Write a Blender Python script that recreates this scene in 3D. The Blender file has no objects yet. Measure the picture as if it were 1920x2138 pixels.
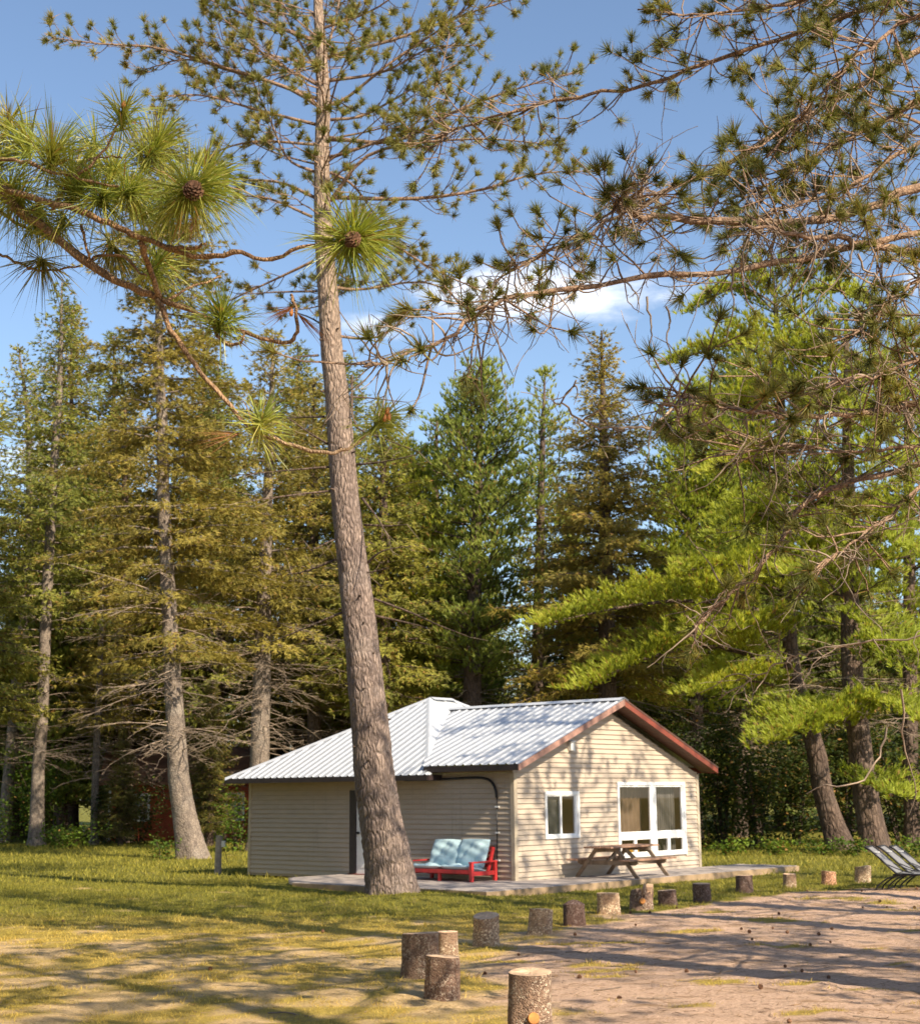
import bpy, math, random
import numpy as np
from mathutils import Vector, Matrix
rng = np.random.default_rng(7)
random.seed(7)
SC = bpy.context.scene
COL = SC.collection

# ------------------------------------------------------------------ camera, sky, sun, exposure
F_PX, TH, RO, EYE = 3114.0, 0.187, 0.0088, 1.725
cam = bpy.data.objects.new('camera', bpy.data.cameras.new('camera'))
COL.objects.link(cam)
cam.data.lens = F_PX / 2138 * 36
cam.data.sensor_width = 36
cam.data.clip_start, cam.data.clip_end = 0.05, 3000
cam.matrix_world = Matrix.Translation((0, 0, EYE)) @ Matrix.Rotation(math.pi / 2 + TH, 4, 'X') @ Matrix.Rotation(-RO, 4, 'Z')
cam.data.dof.use_dof = True
cam.data.dof.focus_distance = 5.5
cam.data.dof.aperture_fstop = 11
SC.camera = cam

YAW = 0.8553
GN = np.array([1.046, 30.92])                       # near corner of the cabin
G = np.array([math.cos(YAW), math.sin(YAW)])        # along the gable wall
L = np.array([-math.sin(YAW), math.cos(YAW)])       # along the long side wall
sun_dir = np.array([*(-0.13 * G - L), 0.77]); sun_dir /= np.linalg.norm(sun_dir)
SUN_EL = math.asin(sun_dir[2]); SUN_AZ = math.atan2(sun_dir[0], sun_dir[1])

SC.view_settings.view_transform = 'Standard'
SC.view_settings.look = 'None'
SC.view_settings.gamma = 1
SC.view_settings.use_curve_mapping = False
SC.view_settings.exposure = 0.78

sun = bpy.data.lights.new('sun', 'SUN'); sun.energy = 5.0; sun.angle = math.radians(0.5); sun.color = (1, 0.87, 0.67)
so = bpy.data.objects.new('sun', sun); COL.objects.link(so)
so.rotation_euler = Vector(-sun_dir).to_track_quat('-Z', 'Y').to_euler()


def ray(u, v):
    X = (u - 960) / F_PX; Y = (1069 - v) / F_PX
    cr, sr = math.cos(RO), math.sin(RO); xc = X * cr + Y * sr; yc = -X * sr + Y * cr
    c, s = math.cos(TH), math.sin(TH)
    return np.array([xc, c - yc * s, s + yc * c])


def at(u, v, y):
    r = ray(u, v); return np.array([0, 0, EYE]) + r * (y / r[1])


def gnd(u, v, z=-0.14):
    r = ray(u, v); return np.array([0, 0, EYE]) + r * ((z - EYE) / r[2])


def hw(a, b, z):
    return np.array([GN[0] + a * G[0] + b * L[0], GN[1] + a * G[1] + b * L[1], z])


# ------------------------------------------------------------------ node helpers
class NT:
    def __init__(s, tree):
        s.t = tree; s.n = tree.nodes; s.l = tree.links

    def add(s, typ, **kw):
        n = s.n.new(typ)
        for k, v in kw.items(): setattr(n, k, v)
        return n

    def put(s, sock, v):
        if isinstance(v, bpy.types.NodeSocket): s.l.new(v, sock)
        elif v is not None:
            try: sock.default_value = v
            except Exception: sock.default_value = (*v, 1)

    def noise(s, vec, scale, detail=4, rough=0.6, dist=0):
        n = s.add('ShaderNodeTexNoise')
        s.put(n.inputs['Vector'], vec); n.inputs['Scale'].default_value = scale
        n.inputs['Detail'].default_value = detail; n.inputs['Roughness'].default_value = rough
        n.inputs['Distortion'].default_value = dist
        return n.outputs['Fac']

    def voro(s, vec, scale, feature='F1'):
        n = s.add('ShaderNodeTexVoronoi', feature=feature)
        s.put(n.inputs['Vector'], vec); n.inputs['Scale'].default_value = scale
        return n.outputs['Distance']

    def map(s, vec, scale=(1, 1, 1), loc=(0, 0, 0), rot=(0, 0, 0)):
        n = s.add('ShaderNodeMapping'); s.put(n.inputs['Vector'], vec)
        n.inputs['Scale'].default_value = scale; n.inputs['Location'].default_value = loc; n.inputs['Rotation'].default_value = rot
        return n.outputs['Vector']

    def ramp(s, fac, a, b, lo=0.0, hi=1.0):
        n = s.add('ShaderNodeMapRange', interpolation_type='SMOOTHSTEP')
        s.put(n.inputs['Value'], fac)
        n.inputs['From Min'].default_value = a; n.inputs['From Max'].default_value = b
        n.inputs['To Min'].default_value = lo; n.inputs['To Max'].default_value = hi
        return n.outputs['Result']

    def mix(s, fac, a, b, mode='MIX'):
        n = s.add('ShaderNodeMix', data_type='RGBA', blend_type=mode)
        s.put(n.inputs[0], fac); s.put(n.inputs[6], a); s.put(n.inputs[7], b)
        return n.outputs[2]

    def math(s, op, a, b=None, c=None):
        n = s.add('ShaderNodeMath', operation=op)
        s.put(n.inputs[0], a)
        if b is not None: s.put(n.inputs[1], b)
        if c is not None: s.put(n.inputs[2], c)
        return n.outputs[0]

    def bump(s, h, strength=0.5, dist=0.02):
        n = s.add('ShaderNodeBump'); s.put(n.inputs['Height'], h)
        n.inputs['Strength'].default_value = strength; n.inputs['Distance'].default_value = dist
        return n.outputs['Normal']

    def coord(s, which='Object'):
        return s.add('ShaderNodeTexCoord').outputs[which]


def new_mat(name):
    m = bpy.data.materials.new(name); m.use_nodes = True
    t = NT(m.node_tree); b = m.node_tree.nodes['Principled BSDF']
    return m, t, b


def simple(name, col, rough=0.6, var=0.25, scale=6, metal=0.0, bump=0.0, stretch=(1, 1, 1), spec=0.5, dirt=None):
    m, t, b = new_mat(name)
    c = t.map(t.coord(), stretch)
    n = t.noise(c, scale, 6)
    d = tuple(x * (1 - var) for x in col); e = tuple(min(1, x * (1 + var * 0.6)) for x in col)
    cc = t.mix(t.ramp(n, 0.3, 0.7), (*d, 1), (*e, 1))
    if dirt: cc = t.mix(t.ramp(t.noise(c, scale * 0.23, 5, 0.7), 0.5, 0.75, 0, 0.7), cc, (*dirt, 1))
    t.put(b.inputs['Base Color'], cc)
    b.inputs['Roughness'].default_value = rough; b.inputs['Metallic'].default_value = metal
    b.inputs['Specular IOR Level'].default_value = spec
    if bump: t.put(b.inputs['Normal'], t.bump(t.noise(c, scale * 4, 5), bump, 0.01))
    return m


def bark(name, col_a, col_b, sx=9, sz=2.2, depth=0.03, upper=None, z0=5, z1=12, patch=(0.3, 0.3, 0.28)):
    m, t, b = new_mat(name)
    o = t.coord()
    wob = t.add('ShaderNodeVectorMath', operation='ADD')
    t.put(wob.inputs[0], o)
    nn = t.add('ShaderNodeTexNoise'); t.put(nn.inputs['Vector'], o); nn.inputs['Scale'].default_value = 3
    sc = t.add('ShaderNodeVectorMath', operation='SCALE'); t.put(sc.inputs[0], nn.outputs['Color']); sc.inputs['Scale'].default_value = 0.12
    t.put(wob.inputs[1], sc.outputs[0])
    c = t.map(wob.outputs[0], (sx, sx, sz))
    v = t.voro(c, 1.0, 'DISTANCE_TO_EDGE')
    f = t.noise(t.map(o, (14, 14, 4)), 2.0, 8, 0.7)
    h = t.math('ADD', t.ramp(v, 0.0, 0.28), t.math('MULTIPLY', f, 0.7))
    col = t.mix(t.ramp(f, 0.3, 0.72), (*col_a, 1), (*col_b, 1))
    vc = t.add('ShaderNodeTexVoronoi'); t.put(vc.inputs['Vector'], t.map(wob.outputs[0], (sx * .55, sx * .55, sz * .5))); vc.inputs['Scale'].default_value = 1.0
    pl = t.add('ShaderNodeSeparateColor'); t.put(pl.inputs[0], vc.outputs['Color'])
    col = t.mix(1.0, col, t.mix(pl.outputs[0], (0.72, 0.7, 0.7, 1), (1.22, 1.18, 1.12, 1)), 'MULTIPLY')
    big = t.noise(o, 1.3, 4)
    col = t.mix(t.ramp(big, 0.5, 0.72, 0, 0.55), col, (*patch, 1))
    if upper is not None:
        sp = t.add('ShaderNodeSeparateXYZ'); t.put(sp.inputs[0], o)
        col = t.mix(t.ramp(sp.outputs['Z'], z0, z1), col, t.mix(t.ramp(f, 0.35, 0.65), (*[x * 0.6 for x in upper], 1), (*upper, 1)))
    col = t.mix(t.ramp(v, 0.0, 0.12, 0.5, 0.0), col, (*[x * 0.3 for x in col_a], 1))
    t.put(b.inputs['Base Color'], col)
    b.inputs['Roughness'].default_value = 0.95; b.inputs['Specular IOR Level'].default_value = 0.15
    t.put(b.inputs['Normal'], t.bump(h, 0.9, depth))
    return m


def leaf(name, cols, trans=0.35, rough=0.55, clump=0.7, spec=0.25):
    """needles and leaves: a tint of its own for each needle and each clump, some light passing through"""
    m, t, b = new_mat(name)
    g = t.add('ShaderNodeNewGeometry')
    r = g.outputs['Random Per Island']
    n = t.noise(t.coord(), clump, 3)
    k = t.math('ADD', t.math('MULTIPLY', r, 0.45), t.ramp(n, 0.3, 0.7, 0, 0.55))
    cr = t.add('ShaderNodeValToRGB'); e = cr.color_ramp.elements
    e[0].position = 0; e[0].color = (*cols[0], 1); e[1].position = 1; e[1].color = (*cols[-1], 1)
    for i, cc in enumerate(cols[1:-1]):
        x = e.new((i + 1) / (len(cols) - 1)); x.color = (*cc, 1)
    t.put(cr.inputs[0], k)
    oi = t.add('ShaderNodeObjectInfo')
    brown = t.mix(t.math('GREATER_THAN', r, 0.95), cr.outputs[0], (0.36, 0.2, 0.07, 1))
    col = t.mix(1.0, brown, t.mix(oi.outputs['Random'], (0.82, 0.86, 0.8, 1), (1.12, 1.06, 1.0, 1)), 'MULTIPLY')
    t.put(b.inputs['Base Color'], col); b.inputs['Roughness'].default_value = rough
    b.inputs['Specular IOR Level'].default_value = spec
    tr = t.add('ShaderNodeBsdfTranslucent'); t.put(tr.inputs['Color'], t.mix(1.0, col, (1.25, 1.2, 0.7, 1), 'MULTIPLY'))
    mx = t.add('ShaderNodeMixShader'); mx.inputs[0].default_value = trans
    t.put(mx.inputs[1], b.outputs[0]); t.put(mx.inputs[2], tr.outputs[0])
    t.put(m.node_tree.nodes['Material Output'].inputs['Surface'], mx.outputs[0])
    return m


# ------------------------------------------------------------------ world
w = bpy.data.worlds.new('World'); SC.world = w; w.use_nodes = True
t = NT(w.node_tree); bg = w.node_tree.nodes['Background']
sky = t.add('ShaderNodeTexSky', sky_type='NISHITA'); sky.sun_disc = False
sky.sun_elevation = SUN_EL; sky.sun_rotation = SUN_AZ; sky.altitude = 200; sky.air_density = 1.0; sky.dust_density = 0.6; sky.ozone_density = 1.5
d = t.coord('Generated')
nrm = t.add('ShaderNodeVectorMath', operation='NORMALIZE'); t.put(nrm.inputs[0], d); d = nrm.outputs[0]
sp = t.add('ShaderNodeSeparateXYZ'); t.put(sp.inputs[0], d)
# a few real-looking cumulus puffs low in the sky, all round the horizon
cm = t.map(d, (1.0, 1.0, 2.6), (0.31, 0.12, 0.05))
n1 = t.noise(cm, 3.1, 3, 0.5); n2 = t.noise(cm, 9.0, 8, 0.62)
puff = t.math('ADD', t.math('MULTIPLY', n1, 0.45), t.math('MULTIPLY', n2, 0.55))
extra = None
for (u, v, ru, rv, amp) in ((1120, 610, 560, 125, 0.42), (1250, 585, 300, 90, 0.3), (1905, 600, 70, 110, 0.3), (790, 680, 230, 80, 0.26), (120, 960, 240, 90, 0.2), (1560, 1330, 500, 120, 0.16), (480, 1000, 150, 80, 0.2)):
    r0 = ray(u, v); r0 /= np.linalg.norm(r0)
    sub = t.add('ShaderNodeVectorMath', operation='SUBTRACT'); t.put(sub.inputs[0], d); sub.inputs[1].default_value = tuple(r0)
    q = t.map(sub.outputs[0], (F_PX / ru, 0.5 * F_PX / ru, F_PX / rv))
    ln = t.add('ShaderNodeVectorMath', operation='LENGTH'); t.put(ln.inputs[0], q)
    g_ = t.ramp(ln.outputs['Value'], 1.0, 0.0, 0, amp)
    extra = g_ if extra is None else t.math('MAXIMUM', extra, g_)
mask = t.ramp(t.math('ADD', puff, extra), 0.62, 0.84, 0, 0.95)
skyc = t.mix(1.0, sky.outputs[0], (1.0, 1.0, 1.0, 1), 'MULTIPLY')
cl = t.mix(mask, skyc, (8.0, 8.1, 8.6, 1))
t.put(bg.inputs['Color'], cl); bg.inputs['Strength'].default_value = 0.115


# ------------------------------------------------------------------ mesh helpers
def quad_strip(n0, n1, close=True):
    pass


class MB:
    def __init__(s): s.v = []; s.f = []; s.n = 0

    def add(s, V, Fs):
        V = np.asarray(V, float); s.v.append(V)
        s.f += [tuple(int(i) + s.n for i in f) for f in Fs]; s.n += len(V)

    def box(s, lo, hi, M=None):
        (x0, y0, z0), (x1, y1, z1) = lo, hi
        V = np.array([(x0, y0, z0), (x1, y0, z0), (x1, y1, z0), (x0, y1, z0), (x0, y0, z1), (x1, y0, z1), (x1, y1, z1), (x0, y1, z1)], float)
        if M is not None: V = xf(M, V)
        s.add(V, [(0, 3, 2, 1), (4, 5, 6, 7), (0, 1, 5, 4), (1, 2, 6, 5), (2, 3, 7, 6), (3, 0, 4, 7)])

    def bar(s, p, q, wd, ht, up=(0, 0, 1)):
        """rectangular bar from p to q; wd across, ht along up"""
        p = np.asarray(p, float); q = np.asarray(q, float); d = q - p; d /= np.linalg.norm(d)
        up = np.asarray(up, float); sd = np.cross(d, up); sd /= np.linalg.norm(sd); u2 = np.cross(sd, d)
        V = []
        for c in (p, q):
            for i, j in ((-1, -1), (1, -1), (1, 1), (-1, 1)): V.append(c + sd * i * wd / 2 + u2 * j * ht / 2)
        s.add(V, [(3, 2, 1, 0), (4, 5, 6, 7), (0, 1, 5, 4), (1, 2, 6, 5), (2, 3, 7, 6), (3, 0, 4, 7)])

    def tube(s, pts, rad, sides=8, cap=True, noise=0.0):
        V, Fq = tube(pts, rad, sides, noise)
        s.add(V, Fq)
        if cap:
            k = len(pts)
            s.f.append(tuple(s.n - len(V) + i for i in range(sides))[::-1])
            s.f.append(tuple(s.n - len(V) + (k - 1) * sides + i for i in range(sides)))

    def prism(s, poly, ext):
        """poly: list of 3-D points (planar), pushed along ext"""
        P = np.asarray(poly, float); n = len(P); V = np.vstack([P, P + np.asarray(ext, float)])
        s.add(V, [tuple(range(n))[::-1], tuple(range(n, 2 * n))] + [(i, (i + 1) % n, n + (i + 1) % n, n + i) for i in range(n)])

    def build(s, name, mat, parent=None, smooth=False, bevel=0):
        me = bpy.data.meshes.new(name)
        V = np.vstack(s.v)
        me.from_pydata(V.tolist(), [], s.f)
        if smooth: me.polygons.foreach_set('use_smooth', [True] * len(me.polygons))
        me.materials.append(mat)
        o = link(name, me, parent)
        if bevel:
            b = o.modifiers.new('bevel', 'BEVEL'); b.width = bevel; b.segments = 2; b.limit_method = 'ANGLE'
        return o


def xf(M, V):
    M = np.array(M); return V @ M[:3, :3].T + M[:3, 3]


def link(name, data, parent=None):
    o = bpy.data.objects.new(name, data); COL.objects.link(o)
    if parent is not None: o.parent = parent
    return o


def tag(o, label=None, cat=None, group=None, kind=None):
    for k, v in (('label', label), ('category', cat), ('group', group), ('kind', kind)):
        if v: o[k] = v
    return o


def empty(name, loc, label=None, cat=None, group=None, rz=0):
    o = link(name, None); o.location = loc; o.rotation_euler = (0, 0, rz)
    o.empty_display_size = 0.2
    return tag(o, label, cat, group)


def tube(pts, rad, sides=8, noise=0.0):
    P = np.asarray(pts, float); R = np.broadcast_to(np.asarray(rad, float), (len(P),))
    T = np.gradient(P, axis=0); T /= np.linalg.norm(T, axis=1)[:, None] + 1e-9
    ref = np.array([1.0, 0, 0]) if abs(T[:, 0]).mean() < 0.8 else np.array([0, 0, 1.0])
    A = np.cross(T, ref); A /= np.linalg.norm(A, axis=1)[:, None] + 1e-9; B = np.cross(T, A)
    an = np.linspace(0, 2 * math.pi, sides, endpoint=False)
    rr = R[:, None] * (1 + (noise * rng.standard_normal((len(P), sides)) if noise else 0))
    V = P[:, None] + rr[..., None] * (np.cos(an)[None, :, None] * A[:, None] + np.sin(an)[None, :, None] * B[:, None])
    k = len(P); Fq = []
    for i in range(k - 1):
        for j in range(sides):
            j2 = (j + 1) % sides
            Fq.append((i * sides + j, i * sides + j2, (i + 1) * sides + j2, (i + 1) * sides + j))
    return V.reshape(-1, 3), Fq


def spline(pts, n):
    """Catmull-Rom through the points, n samples"""
    P = np.asarray(pts, float); P = np.vstack([2 * P[0] - P[1], P, 2 * P[-1] - P[-2]])
    k = len(P) - 3; out = []
    for x in np.linspace(0, k - 1e-6, n):
        i = int(x); f = x - i; a, b, c, d = P[i:i + 4]
        out.append(0.5 * ((2 * b) + (c - a) * f + (2 * a - 5 * b + 4 * c - d) * f * f + (3 * b - a - 3 * c + d) * f ** 3))
    return np.array(out)


def unit(v):
    v = np.asarray(v, float); return v / (np.linalg.norm(v, axis=-1, keepdims=True) + 1e-9)


def tri_mesh(name, V, Fc, mat, parent=None, smooth=False):
    """big triangle mesh from arrays V (n,3), Fc (m,3)"""
    me = bpy.data.meshes.new(name)
    me.vertices.add(len(V)); me.vertices.foreach_set('co', np.asarray(V, np.float32).ravel())
    m = len(Fc); me.loops.add(m * 3); me.loops.foreach_set('vertex_index', np.asarray(Fc, np.int32).ravel())
    me.polygons.add(m); me.polygons.foreach_set('loop_start', np.arange(m, dtype=np.int32) * 3)
    me.polygons.foreach_set('loop_total', np.full(m, 3, np.int32))
    if smooth: me.polygons.foreach_set('use_smooth', np.ones(m, bool))
    me.update(calc_edges=True); me.materials.append(mat)
    return link(name, me, parent) if name else me


class Twigs:
    """many thin 3-sided sticks and many needles gathered as arrays"""
    def __init__(s): s.p = []; s.q = []; s.r = []; s.r2 = []; s.N = []

    def stick(s, pts, r0, r1):
        P = np.asarray(pts, float); k = len(P); R = np.linspace(r0, r1, k)
        s.p.append(P[:-1]); s.q.append(P[1:]); s.r.append(R[:-1]); s.r2.append(R[1:])

    def arrays(s):
        P = np.vstack(s.p); Q = np.vstack(s.q); R0 = np.concatenate(s.r); R1 = np.concatenate(s.r2)
        T = unit(Q - P); ref = np.where(np.abs(T[:, 2:3]) < 0.9, np.array([[0, 0, 1.0]]), np.array([[1.0, 0, 0]]))
        A = unit(np.cross(T, ref)); B = np.cross(T, A)
        V = []
        for C, R in ((P - T * R0[:, None] * 0.3, R0), (Q, R1)):
            for a in (0, 2.094, 4.189): V.append(C + R[:, None] * (math.cos(a) * A + math.sin(a) * B))
        V = np.stack(V, 1); n = len(P); b = (np.arange(n) * 6)[:, None]
        Fc = np.concatenate([b + np.array([[i, (i + 1) % 3, 3 + (i + 1) % 3]]) for i in range(3)] + [b + np.array([[i, 3 + (i + 1) % 3, 3 + i]]) for i in range(3)])
        return V.reshape(-1, 3), Fc


def needles(pos, dirs, k, length, width, spread, bias=(0, 0, 0), lenvar=0.3, back=0.0, face=None):
    """k triangular needles at each position around its direction; returns (V, F)"""
    pos = np.repeat(np.asarray(pos, float), k, 0); dd = np.repeat(unit(dirs), k, 0); n = len(pos)
    D = unit(dd + spread * unit(rng.standard_normal((n, 3))) * rng.uniform(0.35, 1.0, (n, 1)) + np.asarray(bias))
    ln = (length * (1 + lenvar * rng.uniform(-1, 1, n)) * (np.repeat(rng.uniform(.62, 1.2, n // max(k, 1)), k) if k > 20 else 1.0))[:, None]
    nr = rng.standard_normal((n, 3))
    if face is not None: nr = np.repeat(face, k, 0) * 1.5 + nr * 0.75
    S = unit(np.cross(D, nr)) * width / 2
    b = pos - dd * back * rng.uniform(0, 1, (n, 1))
    m = b + D * ln * 0.5
    V = np.stack([b - S * 0.5, b + S * 0.5, m + S, b + D * ln, m - S], 1).reshape(-1, 3) if False else np.stack([b - S, b + S, b + D * ln], 1).reshape(-1, 3)
    return V, np.arange(n * 3).reshape(-1, 3)


# ------------------------------------------------------------------ materials
M_bark_main = bark('pine_bark', (0.17, 0.132, 0.118), (0.37, 0.288, 0.25), 16, 4.2, 0.032, (0.47, 0.35, 0.265), 6, 13, (0.33, 0.27, 0.24))
M_bark_grey = bark('grey_bark', (0.16, 0.13, 0.11), (0.36, 0.30, 0.25), 20, 12, 0.012, None, patch=(0.38, 0.33, 0.28))
M_bark_dark = bark('dark_bark', (0.09, 0.065, 0.055), (0.2, 0.145, 0.115), 7, 2.5, 0.03, None, patch=(0.15, 0.12, 0.1))
M_limb = bark('limb_bark', (0.2, 0.13, 0.09), (0.42, 0.29, 0.2), 30, 30, 0.006, None, patch=(0.33, 0.26, 0.21))
M_limb_near = bark('near_branch_bark', (0.26, 0.15, 0.085), (0.5, 0.33, 0.2), 110, 60, 0.004, None, patch=(0.45, 0.33, 0.22))
M_twig = simple('dead_twig', (0.3, 0.225, 0.165), 0.9, 0.45, 3)
M_needle_main = leaf('red_pine_needles', [(0.09, 0.105, 0.032), (0.19, 0.205, 0.06), (0.31, 0.30, 0.09), (0.44, 0.33, 0.13)], 0.35, clump=0.9)
M_needle_near = leaf('near_pine_needles', [(0.12, 0.17, 0.03), (0.25, 0.31, 0.055), (0.4, 0.42, 0.09), (0.52, 0.45, 0.15)], 0.35, 0.4, 9, 0.5)
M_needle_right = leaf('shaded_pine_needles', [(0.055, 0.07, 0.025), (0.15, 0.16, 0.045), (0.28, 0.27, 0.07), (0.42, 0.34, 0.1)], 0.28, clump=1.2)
M_needle_dead = leaf('dead_needles', [(0.3, 0.1, 0.05), (0.42, 0.2, 0.08)], 0.3)
M_spruce = leaf('spruce_needles', [(0.11, 0.098, 0.028), (0.24, 0.208, 0.05), (0.37, 0.31, 0.07), (0.5, 0.39, 0.1)], 0.3, clump=0.5)
M_spruce_green = leaf('green_spruce_needles', [(0.085, 0.1, 0.027), (0.19, 0.21, 0.045), (0.32, 0.32, 0.065), (0.46, 0.41, 0.09)], 0.3, clump=0.5)
M_wpine = leaf('white_pine_needles', [(0.145, 0.185, 0.03), (0.32, 0.375, 0.052), (0.475, 0.525, 0.08), (0.58, 0.59, 0.11)], 0.45, clump=0.45)
M_wpine_cool = leaf('blue_green_pine_needles', [(0.1, 0.13, 0.032), (0.22, 0.265, 0.055), (0.35, 0.39, 0.08), (0.47, 0.47, 0.11)], 0.32, clump=0.45)
M_forest = leaf('forest_needles', [(0.045, 0.048, 0.016), (0.1, 0.1, 0.024), (0.19, 0.175, 0.036), (0.3, 0.25, 0.05)], 0.25, clump=0.35)
M_leaf = leaf('broad_leaves', [(0.05, 0.09, 0.015), (0.12, 0.19, 0.025), (0.24, 0.32, 0.04)], 0.35, clump=1.5)
M_leaf_shaded = leaf('shaded_broad_leaves', [(0.02, 0.035, 0.012), (0.05, 0.075, 0.018), (0.15, 0.18, 0.035)], 0.3, clump=1.5)  # darker copy of the broad leaves, canopy shade put into the colour

M_siding = simple('beige_vinyl', (0.48, 0.395, 0.31), 0.55, 0.08, 2.5, bump=0.08, stretch=(1, 1, 6), spec=0.3, dirt=(0.43, 0.34, 0.26))
def weathering():
    m = M_siding; t = NT(m.node_tree); b = m.node_tree.nodes['Principled BSDF']
    old = b.inputs['Base Color'].links[0].from_socket
    o = t.coord()
    n = t.noise(t.map(o, (2.5, 2.5, 5)), 1.6, 6, 0.7); st = t.noise(t.map(o, (7, 7, .5)), 1.0, 5, .65)
    f = t.ramp(n, 0.6, 0.78, 0, .4)
    c = t.mix(f, old, (0.3, 0.24, 0.18, 1)); c = t.mix(t.ramp(st, .56, .72, 0, .35), c, (0.3, 0.24, 0.18, 1)); t.put(b.inputs['Base Color'], c)


weathering()
M_trim_beige = simple('beige_trim', (0.47, 0.39, 0.29), 0.5, 0.08, 3)
M_white = simple('white_paint', (0.8, 0.8, 0.79), 0.4, 0.04, 5)
M_red_fascia = simple('red_fascia_paint', (0.22, 0.046, 0.024), 0.5, 0.3, 3, dirt=(0.3, 0.1, 0.05), stretch=(1, 1, 1), bump=0.15)
M_old_fascia = simple('faded_fascia', (0.36, 0.2, 0.155), 0.7, 0.35, 5, dirt=(0.2, 0.1, 0.075), bump=0.2)
M_dark_trim = simple('dark_brown_trim', (0.035, 0.022, 0.022), 0.5, 0.3, 6)
M_soffit = simple('brown_soffit', (0.1, 0.045, 0.03), 0.6, 0.25, 6)
M_cement = simple('sill_concrete', (0.3, 0.27, 0.24), 0.9, 0.3, 8)


def roof_mat(name, base, metal, rough):
    m, t, b = new_mat(name)
    o = t.coord()
    n = t.noise(t.map(o, (3, 3, 3)), 2.5, 6, 0.7)
    col = t.mix(t.ramp(n, 0.35, 0.7), (*base, 1), (*[x * 0.78 for x in base], 1))
    col = t.mix(t.ramp(t.noise(o, 0.9, 5, 0.75), 0.62, 0.8, 0, 0.35), col, (0.4, 0.37, 0.33, 1))
    t.put(b.inputs['Base Color'], col); b.inputs['Metallic'].default_value = metal
    t.put(b.inputs['Roughness'], t.ramp(n, 0.3, 0.7, rough, rough + 0.16))
    return m


M_roof = roof_mat('galvanised_roof', (0.6, 0.62, 0.65), 0.4, 0.36)
M_flash_lit_hip = roof_mat('flashing_and_lit_hip', (0.74, 0.76, 0.79), 0.35, 0.4)
M_deck = simple('weathered_deck', (0.36, 0.31, 0.28), 0.8, 0.3, 5, stretch=(1, 1, 1), bump=0.25, dirt=(0.25, 0.2, 0.17))
M_deck_edge = simple('new_deck_skirt', (0.34, 0.235, 0.14), 0.75, 0.25, 5, bump=0.15)
M_table = simple('weathered_table_wood', (0.27, 0.2, 0.14), 0.8, 0.4, 7, bump=0.3)
M_table_top = simple('table_top_wood', (0.33, 0.19, 0.125), 0.75, 0.35, 7, bump=0.3)
M_red = simple('red_enamel', (0.58, 0.035, 0.035), 0.5, 0.2, 9, bump=0.15, dirt=(0.36, 0.05, 0.04))
M_cush = simple('pale_blue_cloth', (0.5, 0.68, 0.74), 0.9, 0.14, 4, bump=0.15, dirt=(0.42, 0.55, 0.58))
M_black = simple('black_metal', (0.02, 0.02, 0.024), 0.4, 0.2, 8, 0.3)
M_sling = simple('grey_sling', (0.2, 0.195, 0.2), 0.7, 0.1, 20, bump=0.1)
M_post = simple('silver_grey_post', (0.36, 0.31, 0.27), 0.9, 0.3, 8, bump=0.3)
M_cutwood = simple('cut_wood', (0.66, 0.45, 0.29), 0.85, 0.3, 10, dirt=(0.35, 0.2, 0.13))
M_knot = simple('orange_knot', (0.62, 0.25, 0.06), 0.7, 0.25, 14)
M_cone = simple('pine_cone_scales', (0.2, 0.1, 0.055), 0.8, 0.5, 40)
M_cone_core = simple('pine_cone_core', (0.09, 0.045, 0.03), 0.9, 0.3, 30)
M_bud = simple('orange_buds', (0.5, 0.2, 0.06), 0.7, 0.3, 60)
M_redwall = simple('red_board', (0.42, 0.075, 0.03), 0.7, 0.2, 3)
M_brownroof = simple('rusty_roof', (0.36, 0.17, 0.1), 0.8, 0.3, 2)
M_dark_in = simple('dim_interior', (0.6, 0.42, 0.3), 0.9, 0.2, 2)
M_curtain = simple('curtain_cloth', (0.15, 0.14, 0.14), 0.9, 0.25, 14, stretch=(1, 1, 0.05))


def stump_bark(name, lo, hi):
    m, t, b = new_mat(name)
    o = t.coord()
    oi = t.add('ShaderNodeObjectInfo')
    off = t.add('ShaderNodeVectorMath', operation='ADD'); t.put(off.inputs[0], o)
    cmb = t.add('ShaderNodeCombineXYZ')
    for i in range(3): t.put(cmb.inputs[i], t.math('MULTIPLY', oi.outputs['Random'], 17.0 + i * 5))
    t.put(off.inputs[1], cmb.outputs[0]); c = off.outputs[0]
    v = t.voro(t.map(c, (60, 60, 42)), 1.0, 'DISTANCE_TO_EDGE'); f = t.noise(c, 22, 8, 0.75); big = t.noise(c, 5, 3)
    col = t.mix(t.ramp(f, 0.3, 0.7), (0.15, 0.10, 0.075, 1), (0.42, 0.3, 0.215, 1))
    col = t.mix(t.ramp(big, 0.45, 0.65, 0, 0.7), col, (0.34, 0.25, 0.18, 1))
    lich = t.math('MULTIPLY', t.ramp(t.noise(c, 42, 5, 0.7), 0.52, 0.58), t.ramp(t.noise(c, 4, 3), 0.35, 0.55))
    col = t.mix(lich, col, (0.72, 0.65, 0.52, 1))
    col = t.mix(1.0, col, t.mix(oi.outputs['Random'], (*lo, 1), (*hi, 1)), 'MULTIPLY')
    t.put(b.inputs['Base Color'], col); b.inputs['Roughness'].default_value = 0.95
    t.put(b.inputs['Normal'], t.bump(t.math('ADD', t.ramp(v, 0, 0.25), f), 0.8, 0.018))
    return m


M_stump = stump_bark('pale_stump_bark', (1.0, 0.9, 0.86), (1.6, 1.45, 1.25))
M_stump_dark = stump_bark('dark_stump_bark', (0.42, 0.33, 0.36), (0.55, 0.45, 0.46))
M_stump_red = stump_bark('reddish_stump_bark', (1.5, 1.0, 0.8), (1.7, 1.15, 0.9))
M_stump_grey = stump_bark('grey_stump_bark', (0.85, 0.74, 0.72), (0.95, 0.82, 0.8))


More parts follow.
